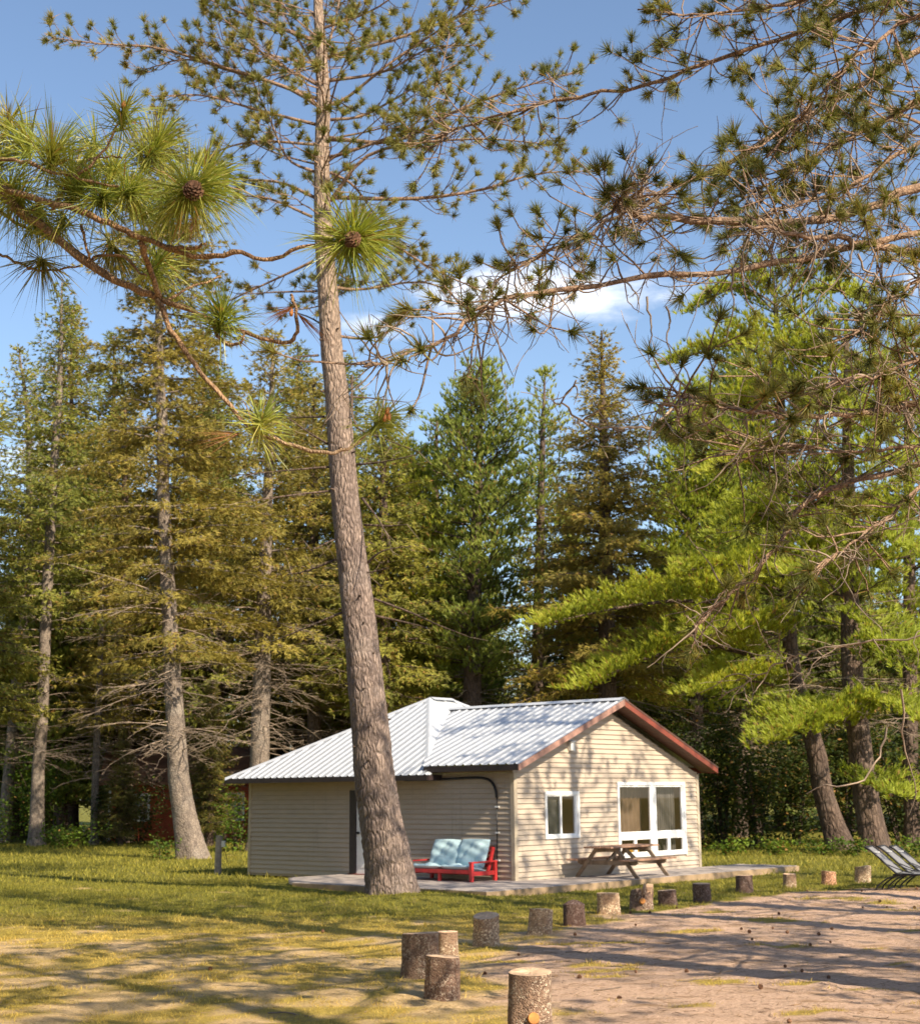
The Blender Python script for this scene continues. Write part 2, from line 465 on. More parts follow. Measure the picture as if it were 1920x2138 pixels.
def glass_mat(tint, name):
    m, t, b = new_mat(name)
    fr = t.add('ShaderNodeFresnel'); fr.inputs['IOR'].default_value = 1.6
    gl = t.add('ShaderNodeBsdfGlossy'); gl.inputs['Roughness'].default_value = 0.015
    tr = t.add('ShaderNodeBsdfTransparent'); tr.inputs['Color'].default_value = (*tint, 1)
    mx = t.add('ShaderNodeMixShader'); bf = t.math('SUBTRACT', 1.0, t.add('ShaderNodeNewGeometry').outputs['Backfacing']); t.put(mx.inputs[0], t.math('MULTIPLY', t.math('ADD', fr.outputs[0], 0.05), bf))
    t.put(mx.inputs[1], tr.outputs[0]); t.put(mx.inputs[2], gl.outputs[0])
    t.put(m.node_tree.nodes['Material Output'].inputs['Surface'], mx.outputs[0])
    return m


M_glass = glass_mat((0.93, 0.92, 0.9), 'window_glass')
M_glass_dark = glass_mat((0.7, 0.7, 0.7), 'screened_window_glass')


# ------------------------------------------------------------------ ground
def sstep(a, b, x):
    t_ = np.clip((x - a) / (b - a), 0, 1); return t_ * t_ * (3 - 2 * t_)


_wv = [(rng.uniform(0, 6.28), rng.uniform(0, 6.28)) for _ in range(40)]


def wav(x, y, s, k0=0, n=6):
    """soft value noise from sines, about -1..1"""
    o = 0
    for i in range(n):
        an, ph = _wv[(k0 + i) % 40]; f = (1 + 0.55 * i) / s
        o = o + np.sin((x * math.cos(an) + y * math.sin(an)) * f * 6.28 + ph + 1.7 * np.sin((x * math.sin(an) - y * math.cos(an)) * f * 2.9 + ph)) / (1 + 0.4 * i)
    return o / 2.6


def gz(x, y):
    h = -0.14 + 0.02 * wav(x, y, 7.0, 3) + 0.012 * wav(x, y, 1.9, 11) + (0.012 * wav(x, y, 0.75, 23) + 0.008 * wav(x, y, 0.42, 34)) * (1 - sstep(30, 38, y))
    h = h + 0.12 * np.exp(-(((x + .7) / 1.5) ** 2 + ((y - 27.6) / 1.1) ** 2))
    h = h + 0.07 * np.exp(-(((x - 7.0) / 2.2) ** 2 + ((y - 27.5) / 1.6) ** 2))
    h = h + 0.08 * np.exp(-(((x + 4.3) / 1.6) ** 2 + ((y - 30.5) / 2.2) ** 2)) + 0.35 * sstep(60, 140, y)
    return h


_edge_y = np.array([-50, 6, 10, 12.5, 16.5, 19.5, 22, 24.5, 26.2, 28.0, 29.5, 30.6, 31.5, 60])
_edge_x = np.array([0.3, 0.3, 0.35, 0.6, 0.1, 0.5, 1.5, 2.6, 4.0, 5.6, 7.2, 9.0, 14., 300])


def sandy(x, y):
    """1 on the raked sand right of the stumps, 0 on the lawn"""
    e = np.interp(y, _edge_y, _edge_x) + 0.45 * wav(x, y, 2.6, 5)
    s = sstep(-0.35, 0.6, x - e)
    return s


def grassy(x, y):
    s = sandy(x, y)
    n = wav(x, y * 0.8, 2.4, 20); n2 = wav(x, y, 0.8, 27)
    lawn = 0.52 + 0.42 * n + 0.25 * n2 + 0.5 * sstep(18, 25, y)
    sand = 0.75 * sstep(0.3, 0.8, wav(x * 0.45, y, 2.0, 14) + 0.25 * n2) + 0.9 * sstep(28.5, 31, y) * (1 - sstep(1, 3, np.abs(x - 6.5) * 0))
    return np.clip(lawn * (1 - s) + np.minimum(sand, 0.8) * s, 0, 1)


def lush(x, y):
    return np.clip(sstep(20.5, 26.5, y + 1.2 * wav(x, y, 4, 8)) * (1 - 0.6 * sandy(x, y)), 0, 1)


def ground():
    xs = np.concatenate([[-400, -250, -150, -90, -60, -45], np.linspace(-35, -9, 30), np.linspace(-8.6, 12, 110), np.linspace(12.6, 35, 36), [45, 60, 90, 150, 250, 400]])
    ys = np.concatenate([[-300, -150, -80, -45, -25, -12, -4, 0, 3, 5, 6.5], np.linspace(7.5, 34, 150), np.linspace(34.5, 75, 60), [80, 90, 110, 140, 200, 300, 450, 700]])
    X, Y = np.meshgrid(xs, ys); Z = gz(X, Y)
    nx, ny = len(xs), len(ys)
    V = np.stack([X, Y, Z], -1).reshape(-1, 3)
    i = np.arange(nx * ny).reshape(ny, nx)
    q = np.stack([i[:-1, :-1], i[:-1, 1:], i[1:, 1:], i[1:, :-1]], -1).reshape(-1, 4)
    Fc = np.concatenate([q[:, [0, 1, 2]], q[:, [0, 2, 3]]])
    m, t, b = new_mat('yard_ground')
    o = t.coord()
    at_g = t.add('ShaderNodeAttribute', attribute_name='grassy').outputs['Fac']
    at_s = t.add('ShaderNodeAttribute', attribute_name='sandy').outputs['Fac']
    at_l = t.add('ShaderNodeAttribute', attribute_name='lush').outputs['Fac']
    fine = t.noise(o, 28, 8, 0.72); mid = t.noise(t.map(o, (1, 1.5, 1)), 2.2, 6, 0.65); spk = t.noise(o, 85, 3, 0.6)
    sand = t.mix(t.ramp(fine, 0.3, 0.7), (0.46, 0.295, 0.205, 1), (0.71, 0.5, 0.365, 1))
    sand = t.mix(t.ramp(t.noise(t.map(o, (1, 2.2, 1)), 1.4, 7, 0.7), 0.5, 0.66, 0, 0.75), sand, (0.3, 0.185, 0.1, 1))
    sand = t.mix(t.ramp(spk, 0.63, 0.7, 0, 0.7), sand, (0.12, 0.075, 0.05, 1))
    litter = t.mix(t.ramp(fine, 0.35, 0.65), (0.46, 0.3, 0.13, 1), (0.76, 0.55, 0.3, 1))
    litter = t.mix(t.ramp(mid, 0.5, 0.7, 0, 0.6), litter, (0.43, 0.33, 0.22, 1))
    turf = t.mix(t.ramp(fine, 0.3, 0.7), (0.28, 0.21, 0.05, 1), (0.52, 0.38, 0.1, 1))
    turf_l = t.mix(t.ramp(fine, 0.3, 0.7), (0.09, 0.1, 0.02, 1), (0.25, 0.22, 0.045, 1))
    turf = t.mix(at_l, turf, turf_l)
    base = t.mix(at_s, litter, sand)
    gm = t.ramp(t.math('ADD', at_g, t.math('MULTIPLY', t.math('SUBTRACT', fine, 0.5), 0.9)), 0.35, 0.75)
    col = t.mix(gm, base, turf)
    t.put(b.inputs['Base Color'], col); b.inputs['Roughness'].default_value = 1; b.inputs['Specular IOR Level'].default_value = 0.1
    t.put(b.inputs['Normal'], t.bump(t.math('ADD', t.math('MULTIPLY', mid, 2.0), fine), 0.8, 0.05))
    ob = tri_mesh('ground', V, Fc, m, smooth=True)
    for nm, fn in (('grassy', grassy), ('sandy', sandy), ('lush', lush)):
        a = ob.data.attributes.new(nm, 'FLOAT', 'POINT'); a.data.foreach_set('value', np.asarray(fn(V[:, 0], V[:, 1]), np.float32))
    tag(ob, kind='structure')


ground()

_house_poly = None


def in_house(x, y):
    a = (x - GN[0]) * G[0] + (y - GN[1]) * G[1]; b = (x - GN[0]) * L[0] + (y - GN[1]) * L[1]
    return ((a > -0.05) & (a < 7.3) & (b > -0.05) & (b < 8.3)) | ((a > -2.95) & (a < 9.3) & (b > -1.75) & (b < 0.1)) | ((a > -2.95) & (a < 0.1) & (b > -1.75) & (b < 4.9))


def grass():
    m, t, b = new_mat('grass_blades')
    r = t.add('ShaderNodeNewGeometry').outputs['Random Per Island']
    al = t.add('ShaderNodeAttribute', attribute_name='lush').outputs['Fac']
    dry = t.mix(r, (0.45, 0.3, 0.05, 1), (0.9, 0.66, 0.17, 1)); gr = t.mix(r, (0.125, 0.135, 0.02, 1), (0.42, 0.365, 0.06, 1))
    n = t.noise(t.coord(), 0.9, 4)
    k = t.math('ADD', al, t.ramp(n, 0.35, 0.7, -0.15, 0.45)); k.node.use_clamp = True
    col = t.mix(k, dry, gr)
    t.put(b.inputs['Base Color'], col); b.inputs['Roughness'].default_value = 0.6; b.inputs['Specular IOR Level'].default_value = 0.2
    tr = t.add('ShaderNodeBsdfTranslucent'); t.put(tr.inputs['Color'], col)
    mx = t.add('ShaderNodeMixShader'); mx.inputs[0].default_value = 0.35
    t.put(mx.inputs[1], b.outputs[0]); t.put(mx.inputs[2], tr.outputs[0]); t.put(m.node_tree.nodes['Material Output'].inputs['Surface'], mx.outputs[0])
    VV = []; LL = []
    for (y0, y1, n, hh, ww) in ((8, 14, 80000, 0.03, 0.005), (14, 22, 110000, 0.034, 0.008), (22, 34, 110000, 0.04, 0.012), (34, 62, 80000, 0.065, 0.028)):
        y = np.sqrt(rng.uniform(y0 * y0, y1 * y1, n)); x = rng.uniform(-1, 1, n) * (0.36 * y + 1.0)
        g_ = grassy(x, y); keep = (rng.uniform(0, 1, n) < sstep(0.25, 0.8, g_)) & ~in_house(x, y)
        x, y, g_ = x[keep], y[keep], g_[keep]; n = len(x); lu = lush(x, y)
        P = np.stack([x, y, gz(x, y) - 0.005], 1)
        tuft = 0.6 + 0.9 * sstep(-0.2, 0.9, wav(x, y, 1.1, 31))
        h = hh * rng.uniform(0.5, 1.5, n) * tuft * (1 + 0.5 * lu)
        D = np.stack([rng.normal(0, 0.55, n), rng.normal(0, 0.55, n), np.ones(n)], 1)
        an = rng.uniform(0, 6.28, n); S = np.stack([np.cos(an), np.sin(an), 0 * an], 1) * ww / 2
        VV.append(np.stack([P - S, P + S, P + D * h[:, None]], 1).reshape(-1, 3)); LL.append(np.repeat(lu, 3))
    V = np.vstack(VV); o = tri_mesh('grass', V, np.arange(len(V)).reshape(-1, 3), m)
    a = o.data.attributes.new('lush', 'FLOAT', 'POINT'); a.data.foreach_set('value', np.concatenate(LL).astype(np.float32))
    tag(o, 'short dry and green grass covering the yard', 'grass', kind='stuff')


grass()
exec_after = []

# ------------------------------------------------------------------ cabin
SID = 0.105


def cabin():
    H0 = empty('cabin', (GN[0], GN[1], 0), 'beige sided cabin with a ribbed metal roof and red gable fascia', 'cabin', rz=YAW)
    # everything below in house axes: x = a (along gable), y = b (along side wall), z up
    # ---- windows measured on the gable
    wins = [(0.98, 2.18, 0.79, 1.765), (3.59, 6.33, 0.31, 1.96)]
    door = (3.62, 4.70, 0.0, 1.83)
    EAVE_L = 0.385

    def board(mb, p0, p1, q0, q1, nrm):
        """clapboard: lower edge p0-p1, upper edge q0-q1, out along nrm"""
        n = np.array(nrm, float); p0, p1, q0, q1 = (np.array(x, float) for x in (p0, p1, q0, q1))
        o1, o2 = 0.026, 0.002
        up_ = np.array([0, 0, .014]); V = [p0 + n * o1 + up_, p1 + n * o1 + up_, q1 + n * o2, q0 + n * o2, p0 + up_, p1 + up_, q1, q0]
        mb.add(V, [(0, 1, 2, 3), (1, 0, 4, 5), (0, 3, 7, 4), (2, 1, 5, 6), (3, 2, 6, 7)])

    z = -0.06; k = 0
    while z < 3.42:
        z1 = min(z + SID, 3.46)
        # gable wall (b = 0)
        def rng_at(zz):
            if zz <= 2.13: return 0.0, 6.93
            return (zz - 2.13) / EAVE_L, 6.93 - (zz - 2.13) / EAVE_L
        lo0, hi0 = rng_at(z); lo1, hi1 = rng_at(z1)
        segs = [(lo0, hi0, lo1, hi1)]
        for (a0, a1, b0, b1) in wins:
            if z1 > b0 + 0.03 and z < b1 - 0.03:
                ns = []
                for s in segs:
                    if s[0] < a0 and s[1] > a1: ns += [(s[0], a0 + 0.02, s[2], a0 + 0.02), (a1 - 0.02, s[1], a1 - 0.02, s[3])]
                    else: ns.append(s)
                segs = ns
        if segs and segs[0][1] - segs[0][0] > 4.5:
            q = rng.uniform(2.2, segs[0][1] - 1.5); s0 = segs[0]; segs = [(s0[0], q - .002, s0[2], q - .002), (q + .002, s0[1], q + .002, s0[3])]
        for s in segs:
            if s[1] - s[0] < 0.12: continue
            mb = MB(); mb_ = mb
            board(mb, (s[0], 0, z), (s[1], 0, z), (s[2], 0, z1 + 0.004), (max(s[3], s[2] + 0.02), 0, z1 + 0.004), (0, -1, 0))
            mb.build('siding_board', M_siding, H0)
        # side wall (a = 0)
        if z < 2.15:
            zz1 = min(z1, 2.2)
            for (b0, b1) in ([(0, 8.1)] if z > door[3] else [(0, door[0] + 0.02), (door[1] - 0.02, 8.1)]):  # one length of board each
                mb = MB(); board(mb, (0, b1, z), (0, b0, z), (0, b1, zz1 + 0.004), (0, b0, zz1 + 0.004), (-1, 0, 0)); mb.build('siding_board', M_siding, H0)
        z += SID; k += 1
    # wall core behind the boards (with the window holes), back and far walls
    mb = MB(); th_ = 0.1
    cuts = [0.0, wins[0][0], wins[0][1], wins[1][0], wins[1][1], 6.93]
    for i in range(5):
        a0, a1 = cuts[i], cuts[i + 1]
        wv = wins[0] if i == 1 else wins[1] if i == 3 else None
        for (z0, z1) in ([(-0.1, 2.2)] if wv is None else [(-0.1, wv[2]), (wv[3], 2.2)]): mb.box((a0 + 0.001, 0.002, z0), (a1 - 0.001, th_, z1))
    mb.prism([(0.1, 0.002, 2.2), (6.83, 0.002, 2.2), (3.465, 0.002, 3.45)], (0, th_, 0))
    mb.box((0.002, th_ + 0.001, -0.1), (th_, door[0], 2.13)); mb.box((0.002, door[1], -0.1), (th_, 8.09, 2.1)); mb.box((0.002, door[0] + .001, door[3]), (th_, door[1] - .001, 2.13))
    mb.box((0.1, 8.0, -0.1), (7.1, 8.09, 2.1)); mb.box((6.83, th_ + 0.001, -0.1), (6.93, 8.0, 2.1))
    mb.build('wall', M_siding, H0)
    # corner posts and rim
    for (x0, y0, x1, y1, top) in ((-0.03, -0.03, 0.075, -0.001, 2.14), (-0.03, 0.0, -0.001, 0.075, 2.14), (6.85, -0.03, 6.955, -0.001, 2.14), (-0.03, 8.03, -0.001, 8.11, 2.05)):
        mb = MB(); mb.box((x0, y0, -0.1), (x1, y1, top)); mb.build('corner_post', M_trim_beige, H0, bevel=0.006)

    # ---- windows
    def bar(mb, a0, a1, z0, z1, y0=-0.045, y1=0.02): mb.box((a0, y0, z0), (a1, y1, z1))

    def window(a0, a1, z0, z1, panes, fw=0.075, mats=None):
        f = MB()
        bar(f, a0, a1, z1 - fw, z1); bar(f, a0, a1, z0, z0 + fw); bar(f, a0, a0 + fw, z0 + fw, z1 - fw); bar(f, a1 - fw, a1, z0 + fw, z1 - fw)
        fo = f.build('window', M_white, H0, bevel=0.008)
        for i, (p0, p1, q0, q1) in enumerate(panes):
            s = MB(); e = 0.028
            bar(s, p0, p1, q1 - e, q1, -0.025, 0.018); bar(s, p0, p1, q0, q0 + e, -0.025, 0.018); bar(s, p0, p0 + e, q0 + e, q1 - e, -0.025, 0.018); bar(s, p1 - e, p1, q0 + e, q1 - e, -0.025, 0.018)
            s.build('sash', M_white, fo)
            g = MB(); g.box((p0 + e, 0.0, q0 + e), (p1 - e, 0.006, q1 - e)); g.build('pane', (mats or {}).get(i, M_glass), fo)
        return fo

    a0, a1, z0, z1 = wins[0]
    fo = window(a0, a1, z0, z1, [(a0 + .06, a0 + .56, z0 + .07, z1 - .07), (a0 + .56, a1 - .14, z0 + .07, z1 - .07)], mats={0: M_glass_dark})
    mb = MB(); bar(mb, a1 - .142, a1 - .07, z0 + .07, z1 - .07, -0.03, 0.018); mb.build('slider_rail', M_white, fo)
    a0, a1, z0, z1 = wins[1]
    mid = 5.0; zb = 0.84; zt = 0.72
    panes = [(a0 + .07, mid - .1, zb, z1 - .08), (mid + .1, a1 - .13, zb, z1 - .08),
             (a0 + .09, a0 + .65, z0 + .08, zt), (a0 + .69, mid - .1, z0 + .08, zt), (mid + .1, mid + .58, z0 + .08, zt), (mid + .63, a1 - .13, z0 + .08, zt)]
    fo = window(a0, a1, z0, z1, panes)
    mb = MB(); bar(mb, mid - .102, mid + .102, z0 + .07, z1 - .07, -0.04, 0.018); mb.build('mullion', M_white, fo)
    mb = MB(); bar(mb, a0 + .07, mid - .103, zt, zb, -0.036, 0.018); bar(mb, mid + .103, a1 - .07, zt, zb, -0.036, 0.018)
    bar(mb, a0 + .648, a0 + .692, z0 + .07, zt - .001, -0.034, 0.018); bar(mb, mid + .578, mid + .632, z0 + .07, zt - .001, -0.034, 0.018); bar(mb, a1 - .132, a1 - .07, z0 + .07, z1 - .07, -0.034, 0.018)
    mb.build('glazing_bar', M_white, fo)
    # rooms behind the panes
    for (a0, a1, z0, z1), dp in ((wins[0], 1.1), (wins[1], 1.6)):
        mb = MB()
        mb.add([(a0 - .3, .12, z0 - .3), (a1 + .3, .12, z0 - .3), (a1 + .3, dp, z0 - .3), (a0 - .3, dp, z0 - .3), (a0 - .3, .12, z1 + .1), (a1 + .3, .12, z1 + .1), (a1 + .3, dp, z1 + .1), (a0 - .3, dp, z1 + .1)],
               [(0, 1, 2, 3), (4, 7, 6, 5), (2, 1, 5, 6), (3, 2, 6, 7), (0, 3, 7, 4)])
        mb.build('room_lining', M_dark_in, H0)
    mb = MB(); mb.box((1.0, .07, .8), (1.6, .075, 1.75)); mb.build('blind', simple('grey_blind', (.34, .33, .32), .8), H0)
    mb = MB(); n = 40
    xs = np.linspace(3.75, 4.95, n); V = np.array([(x, 0.3 + 0.02 * math.sin(i * 1.1), zz) for i, x in enumerate(xs) for zz in (0.72, 1.95)])
    mb.add(V, [(2 * i, 2 * i + 2, 2 * i + 3, 2 * i + 1) for i in range(n - 1)]); mb.build('curtain', simple('brown_curtain', (.2, .14, .1), .9, .2, 3), H0)
    mb = MB(); n = 40
    xs = np.linspace(5.45, 6.2, n); V = np.array([(x, 0.2 + 0.025 * math.sin(i * 1.3), zz) for i, x in enumerate(xs) for zz in (0.35, 1.9)])
    mb.add(V, [(2 * i, 2 * i + 2, 2 * i + 3, 2 * i + 1) for i in range(n - 1)]); mb.build('curtain', M_curtain, H0)

    # ---- door
    d0, d1, dz0, dz1 = door
    mb = MB(); mb.box((-0.035, d1 - .19, dz0), (0.02, d1, dz1)); mb.box((-0.035, d0, dz0), (0.02, d0 + .08, dz1)); mb.box((-0.035, d0 + .0805, dz1 - .07), (0.02, d1 - .1905, dz1)); fo = mb.build('door_frame', M_dark_trim, H0)
    mb = MB(); mb.box((0.0, d0 + .081, dz0 + .02), (0.05, d1 - .191, dz1 - .071))
    do = mb.build('door', M_white, H0)
    for (p0, p1, q0, q1) in ((.12, .36, .15, .75), (.44, .68, .15, .75), (.12, .36, .9, 1.6), (.44, .68, .9, 1.6)):
        mb = MB(); mb.box((-0.008, d0 + .09 + p0, q0), (0.001, d0 + .09 + p1, q1)); mb.build('door_panel', M_white, do, bevel=0.006)
    mb = MB(); mb.tube([(-.005, d1 - .27, .9), (-.05, d1 - .27, .9)], [.025, .032], 10); mb.build('door_handle', M_black, do)
    mb = MB(); mb.box((-0.06, d0 - .02, -0.03), (0.0, d1 + .02, 0.02)); mb.build('door_sill', M_red_fascia, H0)

    # ---- roof
    R = link('roof', None, H0)
    sl = EAVE_L

    def zw(a): return 2.315 + (a + .3) * sl if a <= 3.465 else 2.315 + (7.23 - a) * sl
    MF = 1.9 / 3.26

    def sheets(P, e0, e1, lo, hi, name='roof_sheet', rib=0.23, per=4, mat=M_roof):
        """ribbed metal sheets. P(e, s) -> point, e along the eave, s up the slope; lo(e), hi(e) limits of s"""
        prof = [(0, 0), (0.06, 0), (0.085, 1), (0.11, 1), (0.135, 0)]
        es = []
        x = e0
        while x < e1:
            for (d_, h_) in prof:
                if e0 <= x + d_ <= e1: es.append((x + d_, h_))
            x += rib
        es.append((e1, 0)); W_ = rib * per
        k = 0
        while True:
            a, b_ = e0 + k * W_, e0 + (k + 1) * W_
            grp = [q for q in es if a - 1e-6 <= q[0] <= b_ + 0.0601]
            if a >= e1 - 1e-6: break
            mb = MB(); V = []; lift = 0.0015 * (k % 2)
            for (e, h_) in grp:
                l_, u_ = lo(e), hi(e); u_ = max(u_, l_ + 0.002)
                V.append(P(e, l_, h_ * 0.024 + lift)); V.append(P(e, u_, h_ * 0.024 + lift))
            if len(grp) > 1:
                mb.add(V, [(2 * i, 2 * i + 2, 2 * i + 3, 2 * i + 1) for i in range(len(grp) - 1)]); mb.build(name, mat, R)
            k += 1

    # wing, near slope (rises along +a, eave along b)
    nz = 1 / math.hypot(1, sl)
    def Pw(e, s, h): return (-.3 + s - h * sl * nz, -.38 + e, 2.315 + s * sl + h * nz)
    def lo_w(e):
        b = -.38 + e; zf = 2.13 + (b - 1.94) * MF
        return max(0.0, (zf - 2.315) / sl)
    sheets(Pw, 0, 4.9, lo_w, lambda e: 3.765)
    # wing, far slope
    def Pw2(e, s, h): return (7.23 - s + h * sl * nz, -.38 + e, 2.315 + s * sl + h * nz)
    sheets(Pw2, 0, 4.9, lo_w, lambda e: 3.765)
    # main hip, slope over the side wall: eave a=-.45, b 1.94..8.49, peak a=3.2
    sm = 1.9 / 3.65; nm = 1 / math.hypot(1, sm)
    def Pm(e, s, h): return (-.45 + s - h * sm * nm, 1.94 + e, 2.13 + s * sm + h * nm)
    sheets(Pm, 0, 6.55, lambda e: 0.0, lambda e: 3.65 * min(e / 3.26, (6.55 - e) / 3.29))
    def Pm2(e, s, h): return (7.65 - s + h * sm * nm, 1.94 + e, 2.13 + s * sm + h * nm)
    sheets(Pm2, 0, 6.55, lambda e: 0.0, lambda e: 3.65 * min(e / 3.26, (6.55 - e) / 3.29))
    # hip faces front and back; the front's sunlit brightness is in its paler metal
    mf = 1 / math.hypot(1, MF)
    def Pf(e, s, h): return (-.45 + e, 1.94 + s - h * MF * mf, 2.13 + s * MF + h * mf)
    def hi_f(e): return 3.26 * min(e / 3.65, 1, (8.1 - e) / 3.65)
    def lo_f(e):
        a = -.45 + e
        return 0.0 if a < -.3 or a > 7.23 else max(0, (zw(a) - 2.13) / MF - 0.02)
    sheets(Pf, 0, 8.1, lo_f, hi_f, rib=0.4, per=4, mat=M_flash_lit_hip)
    def Pb(e, s, h): return (-.45 + e, 8.49 - s + h * MF * mf, 2.13 + s * MF + h * mf)
    sheets(Pb, 0, 8.1, lambda e: 0.0, hi_f)

    def cap(p, q, wd=0.17, up=(0, 0, 1), name='ridge_cap', z=0.03):
        p = np.array(p, float); q = np.array(q, float); d_ = unit(q - p); sd = unit(np.cross(d_, up))
        mb = MB(); V = []
        for c in (p, q):
            for (o_, h_) in ((-wd, -0.055), (-wd * .3, 0.0), (0, 0.014), (wd * .3, 0.0), (wd, -0.055)): V.append(c + sd * o_ + np.array([0, 0, z + h_]))
        mb.add(V, [(i, i + 1, i + 6, i + 5) for i in range(4)]); mb.build(name, M_flash_lit_hip, R)
    cap((3.465, -.38, 3.765), (3.465, 4.75, 3.765))
    cap((3.2, 5.2, 4.03), (4.0, 5.2, 4.03))
    cap((-.30, 2.07, 2.21), (3.2, 5.2, 4.03), .12, name='hip_cap', z=0.02); cap((-.45, 8.49, 2.13), (3.2, 5.2, 4.03), .14, name='hip_cap', z=0.02)
    cap((7.65, 1.94, 2.13), (4.0, 5.2, 4.03), .14, name='hip_cap', z=0.02)
    # fascia boards, soffits
    mb = MB(); mb.prism([(-.31, -.395, 2.305), (3.465, -.395, 3.76), (3.465, -.395, 3.63), (-.31, -.395, 2.18)][::-1], (0, .03, 0)); mb.build('rake_board', M_old_fascia, H0)
    o = mb
    mb = MB(); mb.prism([(3.4655, -.395, 3.76), (7.24, -.395, 2.305), (7.24, -.395, 2.16), (3.4655, -.395, 3.61)][::-1], (0, .03, 0)); tag(mb.build('rake_board', M_red_fascia, H0), 'bright red rake board on the sunlit gable slope')
    mb = MB(); mb.prism([(3.46, -.402, 3.775), (7.25, -.402, 2.318), (7.25, -.402, 2.272), (3.46, -.402, 3.73)][::-1], (0, .006, 0)); mb.build('drip_edge', M_soffit, H0)
    mb = MB(); mb.box((-.315, -.364, 2.19), (-.285, 2.2, 2.3)); mb.build('eave_board', M_dark_trim, H0)
    mb = MB(); mb.box((7.21, -.364, 2.17), (7.24, 2.2, 2.3)); mb.build('eave_board', M_red_fascia, H0)
    mb = MB(); mb.box((-.46, 1.97, 2.02), (-.435, 8.5, 2.125)); mb.build('eave_board', M_dark_trim, H0)
    mb = MB(); mb.box((-.434, 1.95, 2.02), (-.0, 1.968, 2.13)); mb.build('eave_board', M_dark_trim, H0)
    mb = MB(); mb.box((-.434, 8.475, 2.02), (7.6, 8.5, 2.125)); mb.build('eave_board', M_dark_trim, H0)
    mb = MB(); mb.add([(-.284, -.363, 2.2), (3.465, -.363, 3.62), (3.465, .03, 3.62), (-.284, .03, 2.2)], [(0, 1, 2, 3)]); mb.build('soffit', M_soffit, H0)
    mb = MB()
    for i in range(30):
        s0, s1 = i / 30, (i + .93) / 30; pa = lambda s: (3.4655 + s * 3.744, 3.62 - s * 1.44)
        (x0, q0), (x1, q1) = pa(s0), pa(s1)
        mb.add([(x0, -.363, q0), (x1, -.363, q1), (x1, .03, q1), (x0, .03, q0), (x0, -.363, q0 + .01), (x1, -.363, q1 + .01), (x1, .03, q1 + .01), (x0, .03, q0 + .01)], [(3, 2, 1, 0), (0, 1, 5, 4), (2, 3, 7, 6), (1, 2, 6, 5), (3, 0, 4, 7)])
    so_ = mb.build('soffit', M_soffit, H0)
    mb = MB(); mb.box((-.284, .031, 2.2), (-.001, 1.94, 2.215)); mb.box((-.434, 1.97, 2.03), (-.001, 8.47, 2.045)); mb.build('soffit', M_soffit, H0)
    # little lamp box under the rake, cable pipe and its clips
    mb = MB(); mb.box((1.84, -.10, 2.62), (1.98, -.018, 2.80)); mb.prism([(1.82, -.13, 2.8), (2.0, -.13, 2.8), (2.0, -.018, 2.83), (1.82, -.018, 2.83)], (0, 0, .02)); mb.build('wall_lamp', M_white, H0, bevel=0.01)
    pp = [(-.05, 3.0, 2.035), (-.05, 1.9, 2.04), (-.05, 1.1, 2.06), (-.05, .72, 2.04), (-.05, .53, 1.95), (-.05, .44, 1.8), (-.045, .42, 1.65)]
    mb = MB(); mb.tube(spline(pp, 40), .027, 8); po = mb.build('conduit', M_black, H0, smooth=True)
    mb = MB(); mb.tube([(-.035, .42, 1.66), (-.035, .43, .9), (-.035, .44, 0.02)], .012, 8); mb.build('conduit', M_black, H0, smooth=True)
    for zz in (1.45, .93, .38):
        mb = MB(); mb.box((-.052, .37, zz), (-.018, .47, zz + .03)); mb.build('pipe_clip', M_white, po)
    return H0


cabin()

# two boxes on the sill inside the big window
for (a, mcol, nm, lab) in ((3.95, M_red_fascia, 'storage_box', 'small reddish box behind the lower left pane of the big window'), (4.55, simple('yellow_card', (0.6, 0.34, 0.05), 0.7), 'storage_box', 'yellow and orange box behind the lower pane beside the white mullion')):
    mb = MB(); mb.box((-.2, -.12, 0), (.2, .12, .28)); mb.box((-.205, -.125, .2), (.205, .125, .24))
    e = empty(nm, tuple(hw(a, .35, 0.03)), lab, 'box', rz=YAW)
    mb = MB(); mb.box((-.2, -.12, 0), (.2, .12, .45)); mb.build('box_body', mcol, e, bevel=.01)
    mb = MB(); mb.box((-.21, -.13, .451), (.21, .13, .52)); mb.build('box_lid', M_white, e, bevel=.01)


# ------------------------------------------------------------------ deck
def deck():
    D = empty('deck', (GN[0], GN[1], 0), 'low weathered wooden deck wrapped around the cabin corner', 'deck', rz=YAW)
    w_ = 0.14; b = -1.68; i = 0
    while b < 4.9:
        a0, a1 = (-2.9, 8.5) if b + w_ < -0.02 else (-2.9, -0.045)
        if b > 3.4: a0 = -2.9 + (b - 3.4) * 0.9
        zj = rng.uniform(-.003, .003)
        cuts = [a0] + sorted(rng.uniform(a0 + 1, a1 - 1, 2)) + [a1] if a1 - a0 > 6 else [a0, a1]
        for c0, c1 in zip(cuts[:-1], cuts[1:]):
            if a1 - a0 > 6 and b > -.05: continue
            mb = MB(); mb.box((c0 + .003, b + .004, -.035 + zj), (c1 - .003, b + w_ - .004, zj)); mb.build('deck_board', M_deck, D)
        b += w_; i += 1
    for lo, hi in (((-2.9, -1.715, -.2), (8.5, -1.682, -.01)), ((-2.935, -1.715, -.2), (-2.902, 3.4, -.01)), ((8.502, -1.715, -.2), (8.535, 0, -.01))):
        mb = MB(); mb.box(lo, hi); mb.build('skirt_board', M_deck_edge, D)
    mb = MB()
    for a in np.arange(-2.6, 8.4, 1.2): mb.box((a, -1.68, -.18), (a + .05, -.06, -.04))
    for a in (-2.6, -1.4, -.3): mb.box((a, 0.0, -.18), (a + .05, 3.3, -.04))
    mb.build('joist', M_deck, D)


deck()


